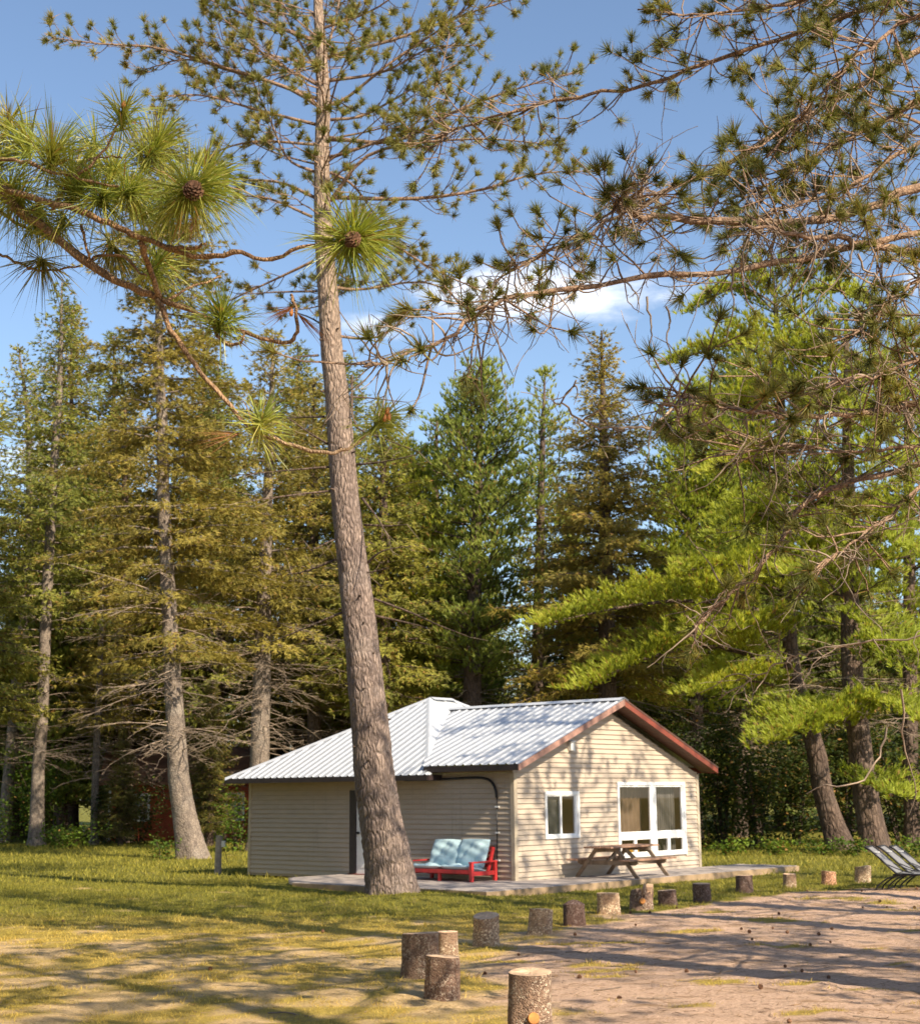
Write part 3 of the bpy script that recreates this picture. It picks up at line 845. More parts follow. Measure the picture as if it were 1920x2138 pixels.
# ------------------------------------------------------------------ picnic table
def picnic():
    p = hw(2.52, -.86, 0)
    T = empty('picnic_table', tuple(p), 'weathered wooden picnic table with attached benches on the deck before the big window', 'picnic table', rz=YAW + math.radians(4))
    ln = .98
    for i in range(5):
        y = (i - 2) * .135; e = rng.uniform(-.02, .02)
        mb = MB(); mb.box((-ln + e, y - .062, .60 + .002 * (i % 2)), (ln + e, y + .062, .635 + .002 * (i % 2))); mb.build('table_plank', M_table_top, T, bevel=.006)
    for s in (-1, 1):
        for k in (0, 1):
            y = s * (.57 + .13 * k); mb = MB(); mb.box((-ln, y - .058, .345), (ln, y + .058, .38)); mb.build('bench_plank', M_table_top, T, bevel=.006)
    for x in (-.62, .62):
        for s in (-1, 1):
            mb = MB(); mb.bar((x, s * .72, 0.0), (x, s * .22, .60), .045, .09, (1, 0, 0)) if False else mb.prism([(x - .02, s * .78, 0), (x - .02, s * .68, 0), (x - .02, s * .18, .599), (x - .02, s * .28, .599)], (.04, 0, 0)); mb.build('leg', M_table, T)
        mb = MB(); xi = x + (.0215 if x < 0 else -.0605)
        mb.prism([(xi, -.66, .255), (xi, .66, .255), (xi, .73, .30), (xi, .73, .344), (xi, -.73, .344), (xi, -.73, .30)], (.039, 0, 0)); mb.build('crossbeam', M_table, T)
        mb = MB(); mb.box((xi, -.32, .52), (xi + .039, .32, .598)); mb.build('cleat', M_table, T)
        mb = MB(); mb.bar((xi + .02, 0, .31), (x * .15, 0, .58), .04, .08); mb.build('brace', M_table, T)


picnic()


# ------------------------------------------------------------------ red settee
def settee():
    S = empty('settee', tuple(hw(-.46, 1.28, 0)), 'low red slatted settee with pale blue cushions against the side wall', 'settee', rz=YAW)
    # x = a (back is +x), y = b (left end +y)
    hl = .86
    for y in (-hl, hl):
        for x in (-.40, .33):
            mb = MB(); mb.box((x - .035, y - .035, 0), (x + .035, y + .035, .36 if x < 0 else .37)); mb.build('leg', M_red, S, bevel=.006)
        mb = MB(); mb.box((-.44, y - .045, .361), (.37, y + .045, .392)) if False else mb.prism([(-.44, y - .045, .361), (.37, y - .045, .371), (.37, y - .045, .40), (-.44, y - .045, .39)], (0, .09, 0)); mb.build('armrest', M_red, S, bevel=.005)
        mb = MB(); mb.box((-.364, y - .02, .12), (.294, y + .02, .2)); mb.build('side_rail', M_red, S)
        mb = MB(); mb.bar((.16, y * .93, .12), (.36, y * .93, .66), .04, .07, (1, 0, 0)); mb.build('back_post', M_red, S)
    mb = MB(); mb.box((-.43, -hl + .036, .16), (-.39, hl - .036, .235)); mb.build('front_rail', M_red, S)
    mb = MB(); mb.box((-.41, -.03, 0), (-.36, .03, .159)); mb.build('leg', M_red, S)
    for zc in (.3, .42, .54, .63):
        f = (zc - .12) / .54; x = .16 + f * .2 + .03
        mb = MB(); mb.box((x - .012, -hl * .93, zc - .03), (x + .012, hl * .93, zc + .03)); mb.build('back_slat', M_red, S)
    for i in range(6):
        x = -.36 + i * .1; mb = MB(); mb.box((x, -hl + .04, .2 - .02 * i), (x + .07, hl - .04, .218 - .02 * i)); mb.build('seat_slat', M_red, S)

    def cushion(name, o_, ux, uy, un, w_, h_, th, seed, lab=None):
        n = 18; r = np.random.default_rng(seed); V = []; ph = r.uniform(0, 6, 6)
        for sgn in (1, -1):
            for i in range(n + 1):
                for j in range(n + 1):
                    x = i / n * 2 - 1; y = j / n * 2 - 1
                    e = (1 - abs(x) ** 6) * (1 - abs(y) ** 6); k = max(e, 0) ** .5
                    wr = .02 * math.sin(5 * x + 3 * y + ph[0]) + .015 * math.sin(9 * y - 4 * x + ph[1]) + .007 * math.sin(13 * x + 6 * y + ph[2])
                    px = x * (1 - .04 * y * y); py = y * (1 - .04 * x * x)
                    V.append(np.array(o_) + np.array(ux) * px * w_ / 2 + np.array(uy) * py * h_ / 2 + np.array(un) * (sgn * th / 2 * k + (wr * k if sgn > 0 else 0)))
        N1 = (n + 1) ** 2; Fq = []
        for s_ in (0, 1):
            for i in range(n):
                for j in range(n):
                    a = s_ * N1 + i * (n + 1) + j; q = (a, a + n + 1, a + n + 2, a + 1); Fq.append(q if s_ == 0 else q[::-1])
        mb = MB(); mb.add(V, Fq); o = mb.build(name, M_cush, S, smooth=True)
        if lab: tag(o, lab)
    lean = unit(np.array([.38, 0, .93])); nrm_ = unit(np.array([-.93, 0, .38]))
    cushion('back_cushion', (.19, .37, .52), (0, 1, 0), tuple(lean), tuple(nrm_), .76, .62, .12, 1)
    cushion('back_cushion', (.19, -.4, .535), (0, 1, 0), tuple(lean), tuple(nrm_), .78, .62, .12, 2)
    su = unit(np.array([-.97, 0, .18])); sn = unit(np.array([.18, 0, .97]))
    cushion('seat_cushion', (-.1, .4, .235), (0, 1, 0), tuple(su), tuple(sn), .8, .66, .11, 3)
    cushion('seat_cushion', (-.1, -.4, .235), (0, 1, 0), tuple(su), tuple(sn), .78, .66, .11, 4)


settee()


# ------------------------------------------------------------------ stumps
def stump(u, v, r, h, label, tilt=(0, 0), cut=0.0, broken=False, knot=False, seed=0, zoff=0, name='log_stump', mat=None, peak=0.0):
    p = gnd(u, v); p[2] = gz(p[0], p[1])
    rs = np.random.default_rng(seed + 50)
    E = empty(name, (p[0], p[1], p[2] - .02), label, 'stump', 'log stumps set upright along the edge of the sand', rz=rs.uniform(0, 6))
    E.rotation_euler = (tilt[0] + rs.normal(0, .025), tilt[1] + rs.normal(0, .025), E.rotation_euler[2]); cut = cut + rs.normal(0, .008)
    sides, rings = 40, 12; V = []; Fq = []
    an = np.linspace(0, 2 * math.pi, sides, endpoint=False); ph = rs.uniform(0, 6, 5)
    shape = 1 + .055 * np.cos(2 * an + ph[0]) + .045 * np.cos(3 * an + ph[1]) + .015 * np.cos(7 * an + ph[2])
    for i in range(rings):
        f = i / (rings - 1)
        rr = r * shape * (1 + .08 * (1 - f) ** 2 + .012 * np.sin(6 * f + 3 * an + ph[3])) * (1 + .012 * rs.standard_normal(sides))
        top = h + cut * np.cos(an) + (0.05 * rs.standard_normal(sides) if broken else 0)
        V.append(np.stack([rr * np.cos(an), rr * np.sin(an), f * top], 1))
    lip = V[-1].copy(); lip[:, :2] *= .93; lip[:, 2] += .006
    mb = MB(); VV = np.vstack(V)
    mb.add(VV, [(i * sides + j, i * sides + (j + 1) % sides, (i + 1) * sides + (j + 1) % sides, (i + 1) * sides + j) for i in range(rings - 1) for j in range(sides)])
    mb.build('bark', mat or M_stump, E, smooth=True)
    mb = MB(); c = lip.copy(); inner = lip * np.array([.5, .5, 1]); inner[:, 2] += peak * .6 + .003 * rs.standard_normal(sides)
    mb.add(np.vstack([V[-1] + np.array([0, 0, .001]), c, inner, [[0, 0, lip[:, 2].mean() + peak]]]),
           [(k * sides + j, k * sides + (j + 1) % sides, (k + 1) * sides + (j + 1) % sides, (k + 1) * sides + j) for k in range(2) for j in range(sides)] + [(2 * sides + j, 2 * sides + (j + 1) % sides, 3 * sides) for j in range(sides)])
    mb.build('cut_face', mat if peak else M_cutwood, E)
    if knot:
        # a sawn branch stub facing the viewer
        az = math.atan2(-p[1], -p[0]) - E.rotation_euler[2] + .12
        d_ = np.array([math.cos(az), math.sin(az), .25]); c0 = d_ * r * .9 + np.array([0, 0, .13 if r > .15 else .1])
        mb = MB(); mb.tube([c0, c0 + d_ * .05], [.05, .043], 14); mb.build('sawn_knot', M_knot, E)
    return E


K = 1920 / 1820
for i, (u, v, wd, h, lab, kw) in enumerate([
    (1050, 2050, .17, .50, 'tall lichen speckled stump nearest the viewer with an orange sawn knot', dict(knot=True)),
    (833, 1931, .182, .45, 'widest pale brown stump with a flat top, leftmost of the three standing close together', {}),
    (885, 1892, .122, .31, 'slim plain stump half hidden behind the widest stump', {}),
    (876, 1975, .152, .40, 'grey brown stump in the grass in front of the widest stump', dict(mat=M_stump_grey)),
    (961, 1872, .165, .39, 'lichen crusted stump with a slanted top, just beyond the cluster of three', dict(cut=.03, tilt=(0, .05))),
    (1068, 1849, .152, .34, 'flat topped stump with white lichen spots, between the slanted and the dark purple stumps', {}),
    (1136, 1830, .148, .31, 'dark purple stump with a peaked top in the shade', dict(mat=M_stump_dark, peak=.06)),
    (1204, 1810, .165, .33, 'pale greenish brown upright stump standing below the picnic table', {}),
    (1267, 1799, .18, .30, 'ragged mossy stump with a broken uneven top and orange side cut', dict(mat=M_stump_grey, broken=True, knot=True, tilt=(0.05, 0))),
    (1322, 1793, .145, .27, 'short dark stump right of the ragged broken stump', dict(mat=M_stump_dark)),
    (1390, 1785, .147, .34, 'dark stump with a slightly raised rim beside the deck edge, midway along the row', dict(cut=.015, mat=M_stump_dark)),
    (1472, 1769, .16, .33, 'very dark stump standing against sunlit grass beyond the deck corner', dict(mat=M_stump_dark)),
    (1561, 1757, .132, .29, 'small pale orange stump on yellow grass, third from the loungers', {}),
    (1640, 1751, .135, .28, 'small reddish stump on yellow grass, second from the loungers', dict(cut=.01, mat=M_stump_red)),
    (1706, 1746, .15, .34, 'tilted stump with a split bark edge next to the loungers', dict(tilt=(0, .12), cut=.02))]):
    stump(u * K, v * K, wd, h, lab, seed=i, **kw)


# ------------------------------------------------------------------ loungers, post
def lounger(dx, dy, label):
    E = empty('folding_lounger', (7.78 + dx, 28.75 + dy, gz(7.6 + dx, 28.75 + dy)), label, 'lounger', 'folding loungers lined up on the sand', rz=math.radians(-28))
    hw_ = .29; hx, hz = .38, .34          # hinge
    for s in (-1, 1):
        y = s * hw_
        mb = MB(); mb.tube(spline([(-.16, y, .80), (-.06, y, .74), (.12, y, .58), (hx, y, hz), (hx + .1, y, hz - .02)], 20), .018, 8); mb.build('back_rail', M_black, E, smooth=True)
        mb = MB(); mb.tube([(hx - .05, y, hz - .03), (hx + 1.45, y, hz - .02)], .017, 8); mb.build('seat_rail', M_black, E, smooth=True)
        mb = MB(); mb.tube(spline([(hx + .1, y * .96, hz - .03), (hx - .15, y * .96, .24), (hx - .34, y * .96, .1), (hx - .4, y * .96, 0)], 16), .015, 8); mb.build('leg', M_black, E, smooth=True)
        mb = MB(); mb.tube(spline([(hx + 1.0, y * .96, hz - .03), (hx + 1.2, y * .96, .16), (hx + 1.26, y * .96, 0)], 10), .015, 8); mb.build('leg', M_black, E, smooth=True)
        mb = MB(); mb.tube(spline([(.2, y * .9, .5), (hx + .12, y * .9, .38), (hx + .32, y * .9, hz)], 8), .01, 6); mb.build('recline_strut', M_black, E, smooth=True)
    for (x, z) in ((-.16, .80), (hx - .4, 0.015), (hx + 1.26, 0.015)):
        mb = MB(); mb.tube([(x, -hw_, z), (x, hw_, z)], .014, 8); mb.build('cross_bar', M_black, E, smooth=True)

    def sheet(pts, name):
        P = spline(pts, 14); n = len(P); V = []
        for p in P:
            for s in (-1, 0, 1): V.append((p[0], s * (hw_ - .012), p[2] - .012 * (1 - abs(s))))
        for p in P:
            for s in (-1, 0, 1): V.append((p[0], s * (hw_ - .012), p[2] - .012 * (1 - abs(s)) - .006))
        m3 = n * 3; Fq = []
        for i in range(n - 1):
            for j in (0, 1):
                a = i * 3 + j; Fq += [(a, a + 3, a + 4, a + 1), (m3 + a + 1, m3 + a + 4, m3 + a + 3, m3 + a)]
        mb = MB(); mb.add(V, Fq); mb.build(name, M_sling, E, smooth=True)
    sheet([(-.15, 0, .795), (.1, 0, .6), (hx, 0, hz + .012)], 'back_sling')
    sheet([(hx + .02, 0, hz), (hx + .7, 0, hz - .02), (hx + 1.45, 0, hz)], 'seat_sling')
    mb = MB(); mb.box((-.03, -.12, .70), (.05, -.02, .712), Matrix.Rotation(0, 4, 'Y')); mb.build('care_label', M_white, E)


lounger(0, 0, 'black framed grey sling lounger nearest the viewer at the sand edge')
lounger(.42, .68, 'grey sling lounger second in the row, between two others')
lounger(.84, 1.36, 'grey sling lounger at the far end of the row, nearest the big pine trunk')


def post():
    p = gnd(455, 1826); z = gz(p[0], p[1])
    E = empty('wooden_post', (p[0], p[1], z), 'grey wooden post with a small pale box on its side in the lawn', 'post')
    mb = MB(); mb.tube([(0, 0, -.05), (.0, 0, .4), (.015, 0, .93)], [.09, .082, .078], 14, noise=.02); mb.build('shaft', M_post, E)
    mb = MB(); mb.box((.083, -.09, .66), (.17, .05, .8)); mb.build('junction_box', M_white, E, bevel=.01)
    mb = MB(); mb.tube(spline([(.12, -.1, .66), (.2, -.12, .5), (.24, -.1, .3)], 10), .008, 6); mb.build('cable', M_black, E)


post()


# ================================================================== trees
def stretch_trunk(pts, radii, n, sides, flare=0.35, rough=0.02, roots=0):
    """smooth trunk along the points with a flared, lobed foot; returns V, F"""
    P = spline(pts, n); R = np.interp(np.linspace(0, 1, n), np.linspace(0, 1, len(radii)), radii)
    z0 = P[0, 2]; hgt = P[:, 2] - z0
    an = np.linspace(0, 2 * math.pi, sides, endpoint=False)
    fl = 1 + flare * np.exp(-hgt / (R[0] * 1.6))
    lob = 1 + (0.10 * np.cos(5 * an + 1)[None] + 0.08 * np.cos(3 * an + 2)[None]) * np.exp(-hgt / (R[0] * 2.2))[:, None]
    knots = 1 + rough * wav(an[None] * 3 + 0 * hgt[:, None], hgt[:, None] * 2.2 + 0 * an[None], 2.0, 13) + 0.6 * rough * rng.standard_normal((n, sides))
    rr = R[:, None] * fl[:, None] * lob * knots
    V = P[:, None] + np.stack([rr * np.cos(an), rr * np.sin(an), 0 * rr], -1)
    F_ = []
    for i in range(n - 1):
        a = i * sides + np.arange(sides); b = i * sides + (np.arange(sides) + 1) % sides
        F_.append(np.stack([a, b, b + sides], 1)); F_.append(np.stack([a, b + sides, a + sides], 1))
    return V.reshape(-1, 3), np.concatenate(F_)


class Crown:
    """gathers wood sticks and needle clumps of one tree"""
    def __init__(s): s.tw = Twigs(); s.pos = []; s.dir = []; s.dead = Twigs(); s.nd = 0

    def emit(s, P, D): s.pos.append(np.atleast_2d(P)); s.dir.append(np.atleast_2d(D))

    def foliage(s, k, ln, wd, spread, bias, back=0.0, axis=None):
        P = np.vstack(s.pos); face = None
        if axis is not None:
            c = P - axis(P[:, 2]); c[:, 2] = 0; face = unit(unit(c) + np.array([0, 0, .55]))
        return needles(P, np.vstack(s.dir), k, ln, wd, spread, bias, back=back, face=face)


def branch_pts(p0, az, length, e0, droop, n=7, wob=0.05):
    d = np.array([math.cos(az), math.sin(az)]); P = [np.array(p0, float)]; el = e0; step = length / (n - 1)
    for i in range(n - 1):
        az2 = az + rng.normal(0, wob * 3)
        P.append(P[-1] + step * np.array([math.cos(el) * math.cos(az2), math.cos(el) * math.sin(az2), math.sin(el)]))
        el += droop / (n - 1)
    return np.array(P)


def dress(cr, P, style, r0, start=0.2, dens=1.0, scale=1.0):
    """side twigs and needle positions along a limb P"""
    n = len(P); seg = np.linalg.norm(np.diff(P, axis=0), axis=1); Ln = seg.sum()
    cr.tw.stick(P, r0, r0 * 0.25)
    cum = np.concatenate([[0], np.cumsum(seg)]) / Ln
    T = unit(np.gradient(P, axis=0))
    if style == 'spruce': step, tl, ang = 0.125, 0.34, 0.95
    elif style == 'wpine': step, tl, ang = 0.15, 0.44, 0.95
    else: step, tl, ang = 0.30, 0.5, 0.8
    m = max(3, int(Ln * (1 - start) / (step * scale) * dens)); sgn = 1
    for f in np.linspace(start, 1.0, m):
        p = np.array([np.interp(f, cum, P[:, j]) for j in range(3)]); tv = unit(np.array([np.interp(f, cum, T[:, j]) for j in range(3)]))
        side = unit(np.cross(tv, [0, 0, 1.0])) * sgn; sgn = -sgn
        if style == 'spruce':
            l = (tl * Ln * (1 - 0.75 * f) + 0.15) * rng.uniform(0.55, 1.1)
            dv = unit(tv * math.cos(ang) + side * math.sin(ang) + np.array([0, 0, rng.uniform(-0.45, 0.1)]))
            k = max(2, int(l / 0.10)); ff = np.linspace(0.15, 1, k)[:, None]
            Q = p + dv * l * ff + np.array([0, 0, -0.12]) * l * ff ** 2 + rng.normal(0, 0.09, (k, 3))
            cr.emit(Q, np.repeat(dv[None] + [[0, 0, -0.15]], k, 0))
            if rng.random() < 0.5: cr.tw.stick([p, p + dv * l * 0.8], 0.008, 0.004)
        elif style == 'wpine':
            l = (tl * Ln * (1 - 0.8 * f) + 0.2) * rng.uniform(0.55, 1.1)
            dv = unit(tv * math.cos(ang) + side * math.sin(ang) + np.array([0, 0, rng.uniform(0.0, 0.3)]))
            k = max(2, int(l / 0.15)); ff = np.linspace(0.2, 1, k)[:, None]
            Q = p + dv * l * ff + np.array([0, 0, 0.12]) * l * ff ** 2 + rng.normal(0, 0.075, (k, 3))
            cr.emit(Q, np.repeat(dv[None] * 0.8 + [[0, 0, 0.55]], k, 0))
            cr.tw.stick([p, p + dv * l * 0.8], 0.008, 0.004)
        else:   # red pine: bare curved twigs that end in upturned brushes
            l = (0.16 * Ln * (1.1 - 0.7 * f) + 0.22) * rng.uniform(0.5, 1.3)
            dv = unit(tv * rng.uniform(0.3, 1.0) + side * rng.uniform(0.5, 1.0) + np.array([0, 0, rng.uniform(-0.5, 0.4)]))
            up = np.array([0, 0, rng.uniform(0.25, 0.9)])
            q1 = p + dv * l * 0.55; q2 = q1 + unit(dv + up) * l * 0.5
            cr.tw.stick(spline([p, q1, q2], 5), 0.011 * scale, 0.006)
            cr.emit(q2, unit(dv + up * 1.3))
            if rng.random() < 0.55:
                dd = unit(dv + side * rng.uniform(-1, 1) + up * .5); q3 = q1 + dd * l * 0.45
                cr.tw.stick([q1, q3], 0.007, 0.005); cr.emit(q3, dd + up * 0.7)
    cr.emit(P[-1], T[-1] + np.array([0, 0, 0.3]))


def dead_limb(tw, p0, az, length, r=0.022, e0=None):
    P = branch_pts(p0, az, length, rng.uniform(-0.25, 0.3) if e0 is None else e0, rng.uniform(-0.7, 0.1), 7, 0.09)
    tw.stick(P, r, 0.005)
    for i in range(2, 7):
        for _ in range(2):
            if rng.random() < 0.75:
                a2 = az + rng.choice([-1, 1]) * rng.uniform(0.4, 1.1); l2 = length * rng.uniform(0.1, 0.32)
                Q = branch_pts(P[i], a2, l2, rng.uniform(-0.6, 0.3), rng.uniform(-0.8, 0.3), 4, 0.12); tw.stick(Q, 0.009, 0.003)
                if rng.random() < 0.6: tw.stick(branch_pts(Q[2], a2 + rng.uniform(-1, 1), l2 * .5, rng.uniform(-.8, .2), -.3, 3, .1), 0.005, 0.003)


def profile(style, f, pw=.62):
    """relative branch length at crown fraction f (0 low, 1 top)"""
    if style == 'spruce': return (1 - f) ** pw * (0.75 + 0.25 * min(1, f * 5)) + 0.03
    if style == 'wpine': return (math.sin(math.pi * (0.22 + 0.78 * f)) ** 0.7 * 0.95 if f < 1 else 0) + 0.05
    return math.sin(math.pi * (0.18 + 0.8 * f)) ** 0.6


def make_tree(name, style, pts, radii, crown_z, ml, leafm, barkm, label, cat, group=None, needle=None, whorl=0.6, nb=5, dead=0, dead_z=(1.5, 6),
              limbs=(), dens=1.0, asym=None, sides=14, gap=0.15, pw=.62):
    """a tree whose trunk follows pts (world). returns the root Empty at the foot"""
    pts = np.asarray(pts, float); base = pts[0].copy()
    E = empty(name, tuple(base), label, cat, group)
    loc = pts - base
    n = max(16, int(loc[-1, 2] * (6 if sides > 20 else 2.0)))
    TV, TF = stretch_trunk(np.vstack([loc[:1] - [0, 0, .15], loc[1:]]) if len(loc) > 1 else loc, radii, n, sides)
    tri_mesh('trunk', TV, TF, barkm, E, True)
    P = spline(loc, 80); top = P[-1, 2]
    def on_trunk(z): return np.array([np.interp(z, P[:, 2], P[:, 0]), np.interp(z, P[:, 2], P[:, 1]), z])
    cr = Crown(); z = crown_z; az = rng.uniform(0, 6.28)
    while z < top - 0.15:
        f = (z - crown_z) / max(top - crown_z, .1)
        az += rng.uniform(0.4, 1.2)
        for k in range(nb):
            if rng.random() < gap: continue
            a = az + k * 2 * math.pi / nb + rng.normal(0, 0.25)
            l = ml * profile(style, f, pw) * rng.uniform(0.6, 1.12)
            if asym: l *= 1 + asym[1] * math.cos(a - asym[0])
            if l < 0.12: continue
            if style == 'spruce': e0, dr = rng.uniform(-0.05, 0.2) + 0.7 * f ** 3, -0.35 + 0.3 * f
            elif style == 'wpine': e0, dr = rng.uniform(0.0, 0.25) + 0.75 * f ** 2, rng.uniform(-0.1, 0.35)
            else: e0, dr = rng.uniform(0.1, 0.45) + 0.6 * f ** 2, rng.uniform(-0.3, 0.5)
            B = branch_pts(on_trunk(z), a, l, e0, dr)
            dress(cr, B, style, 0.012 + 0.012 * l, 0.12 + (0.2 if style == 'rpine' else 0.0), dens)
        z += whorl * rng.uniform(0.7, 1.3) * (1 - 0.35 * f)
    for B in limbs: dress(cr, np.asarray(B) - base, style, 0.012 + 0.01 * np.linalg.norm(np.diff(B, axis=0), axis=1).sum(), 0.12, dens * 2.4)
    for i in range(dead):
        zz = rng.uniform(*dead_z); a = rng.uniform(0, 6.28)
        dead_limb(cr.dead, on_trunk(zz), a, rng.uniform(0.8, 2.4) * ml / 2.8)
    far = base[1] > 57
    k, ln, wd, sp_, bi, bk = needle or ({'spruce': (5, .21, .056, .95, (0, 0, -.05), 0.05), 'wpine': (7, .23, .062, 1.0, (0, 0, .3), 0.04)}.get(style) if far else None) or {'spruce': (7, .20, .042, .95, (0, 0, -.05), 0.05), 'wpine': (9, .22, .051, 1.0, (0, 0, .3), 0.04), 'rpine': (46, .17, .022, 1.1, (0, 0, .1), 0.1)}[style]
    FV, FF = cr.foliage(k, ln, wd, sp_, bi, bk, lambda z: np.stack([np.interp(z, P[:, 2], P[:, 0]), np.interp(z, P[:, 2], P[:, 1]), z], 1))
    tri_mesh('crown', FV, FF, leafm, E)
    WV, WF = cr.tw.arrays(); tri_mesh('branches', WV, WF, barkm if style != 'rpine' else M_limb, E)
    if dead: DV, DF = cr.dead.arrays(); tri_mesh('dead_branches', DV, DF, M_twig, E)
    return E


def copy_tree(E, loc, rz, sc, label=None, group=None):
    r = E.copy(); COL.objects.link(r); r.location = loc; r.rotation_euler = (0, 0, rz); r.scale = (sc[0], sc[0], sc[1])
    if label: r['label'] = label
    if group: r['group'] = group
    for ch in E.children:
        c = ch.copy(); COL.objects.link(c); c.parent = r
    return r


def px_trunk(px, y, zfoot=None):
    P = [at(u, v, y) for u, v in px]
    P[0][2] = gz(P[0][0], P[0][1]) if zfoot is None else zfoot
    return np.array(P)


# ------------------------------------------------------------------ the big leaning red pine in front of the cabin
def main_pine():
    px = [(820, 1856), (811, 1800), (797, 1720), (783, 1630), (771, 1500), (747, 1266), (722, 1055), (705, 844), (693, 738), (686, 633), (678, 527), (673, 422), (672, 316), (675, 211), (670, 105), (664, 0), (659, -150), (655, -300)]
    wd = [104, 96, 88, 84, 77, 68, 60, 52, 48, 45, 41, 37, 33, 31, 27, 21, 12, 4]
    Y = 28.2; ppm = F_PX / Y
    P = px_trunk(px, Y)
    E = empty('red_pine', tuple(P[0]), 'tall leaning red pine with bare trunk standing in front of the cabin side door', 'pine tree')
    base = P[0].copy(); loc = P - base; loc[0, 2] -= .2
    R = np.array(wd) / ppm / 2; zz = np.linspace(0, 1, 60)
    # arc length parametrised radii
    n = 210; S = spline(loc, n); par = np.linspace(0, len(px) - 1, n)
    rad = np.interp(par, np.arange(len(px)), R)
    sides = 44; an = np.linspace(0, 2 * math.pi, sides, endpoint=False); hgt = S[:, 2] - S[0, 2]
    cum = np.concatenate([[0], np.cumsum(np.linalg.norm(np.diff(S, axis=0), axis=1))])
    lob = 1 + (0.09 * np.cos(4 * an + 1)[None] + 0.07 * np.cos(3 * an + 2.2)[None]) * np.exp(-hgt / 0.8)[:, None] + (0.16 * np.cos(5 * an + .4)[None] + .1 * np.cos(3 * an)[None] + .08) * np.exp(-hgt / 0.2)[:, None]
    seam = 1 - 0.12 * np.exp(-((np.mod(an[None] - 4.75 + 0.12 * np.sin(cum * 1.3)[:, None] + math.pi, 2 * math.pi) - math.pi) / 0.13) ** 2) * np.exp(-hgt / 1.1)[:, None]
    plate = 1 + 0.03 * wav(an[None] * 2.6 + 0 * cum[:, None], cum[:, None] * 1.1 + 0 * an[None], 1.0, 13) + 0.016 * rng.standard_normal((n, sides))
    rr = rad[:, None] * lob * plate * seam * (1 + 0.1 * np.exp(-hgt / 0.25))[:, None]
    V = (S[:, None] + np.stack([rr * np.cos(an), rr * np.sin(an), 0 * rr], -1)).reshape(-1, 3)
    F_ = []
    for i in range(n - 1):
        a = i * sides + np.arange(sides); b = i * sides + (np.arange(sides) + 1) % sides
        F_.append(np.stack([a, b, b + sides], 1)); F_.append(np.stack([a, b + sides, a + sides], 1))
    tri_mesh('trunk', V, np.concatenate(F_), M_bark_main, E, True)
    cr = Crown()
    live = [[(663, 220), (597, 182), (446, 134), (330, 100), (215, 92), (112, 79)], [(663, 206), (560, 170), (480, 148), (385, 124), (290, 150)], [(659, 302), (550, 295), (480, 306), (420, 335)],
            [(656, 412), (584, 381), (480, 371), (400, 345)], [(652, 453), (550, 412), (440, 415)], [(676, 220), (721, 206), (824, 124), (948, 41), (1020, -30)],
            [(687, 330), (790, 295), (865, 261), (913, 172), (940, 60)], [(687, 288), (824, 295), (962, 227), (1099, 179), (1200, 150)], [(694, 412), (858, 415), (996, 398), (1113, 364), (1222, 357)],
            [(694, 600), (755, 604), (893, 590), (985, 650)], [(662, 150), (610, 60), (560, -40)], [(672, 140), (700, 40), (720, -60)], [(690, 480), (800, 500), (900, 560), (1010, 610)],
            [(655, 545), (560, 590), (430, 650)], [(690, 250), (760, 240), (870, 180), (960, 130)], [(660, 360), (600, 330), (560, 240), (525, 165)], [(690, 360), (740, 390), (800, 470), (870, 530)],
            [(668, 90), (560, 50), (440, 0), (380, -30)], [(672, 60), (780, 20), (860, -40)], [(668, 180), (560, 120), (480, 50), (430, 20)], [(678, 170), (800, 150), (900, 100), (1000, 95)],
            [(690, 420), (760, 330), (860, 300), (1010, 290), (1130, 300)], [(680, 120), (830, 80), (1000, 20), (1100, -10)], [(660, 260), (540, 230), (430, 200), (340, 200)], [(690, 700), (780, 705), (860, 660)]]
    for i, q in enumerate(live):
        dy = rng.uniform(-1.6, 1.6); m = len(q)
        Q = spline([at(u, v, Y + dy * (j / (m - 1)) ** 1.3) - base for j, (u, v) in enumerate(q)], 12)
        Ln = np.linalg.norm(np.diff(Q, axis=0), axis=1).sum()
        mb = MB(); mb.tube(Q, np.linspace(0.02 + 0.005 * Ln, 0.01, 12), 7); mb.build('branch', M_limb, E, smooth=True)
        dress(cr, Q, 'rpine', 0.010, 0.26, 3.2)
    for z in np.arange(11.5, loc[-1, 2] - .5, 0.55):     # limbs pointing towards and away from the viewer, and the top
        c = np.array([np.interp(z, loc[:, 2], loc[:, 0]), np.interp(z, loc[:, 2], loc[:, 1]), z])
        for k in range(3 if z < 16 else 5):
            a = rng.choice([1, -1]) * math.pi / 2 + rng.normal(0, 0.5) if z < 16 else rng.uniform(0, 6.28)
            l = rng.uniform(1.8, 3.6) * (1 if z < 17 else 0.75)
            B = branch_pts(c, a, l, rng.uniform(-.1, .45), rng.uniform(-.2, .5), 8)
            dress(cr, B, 'rpine', 0.012 + 0.005 * l, 0.4, 1.7)
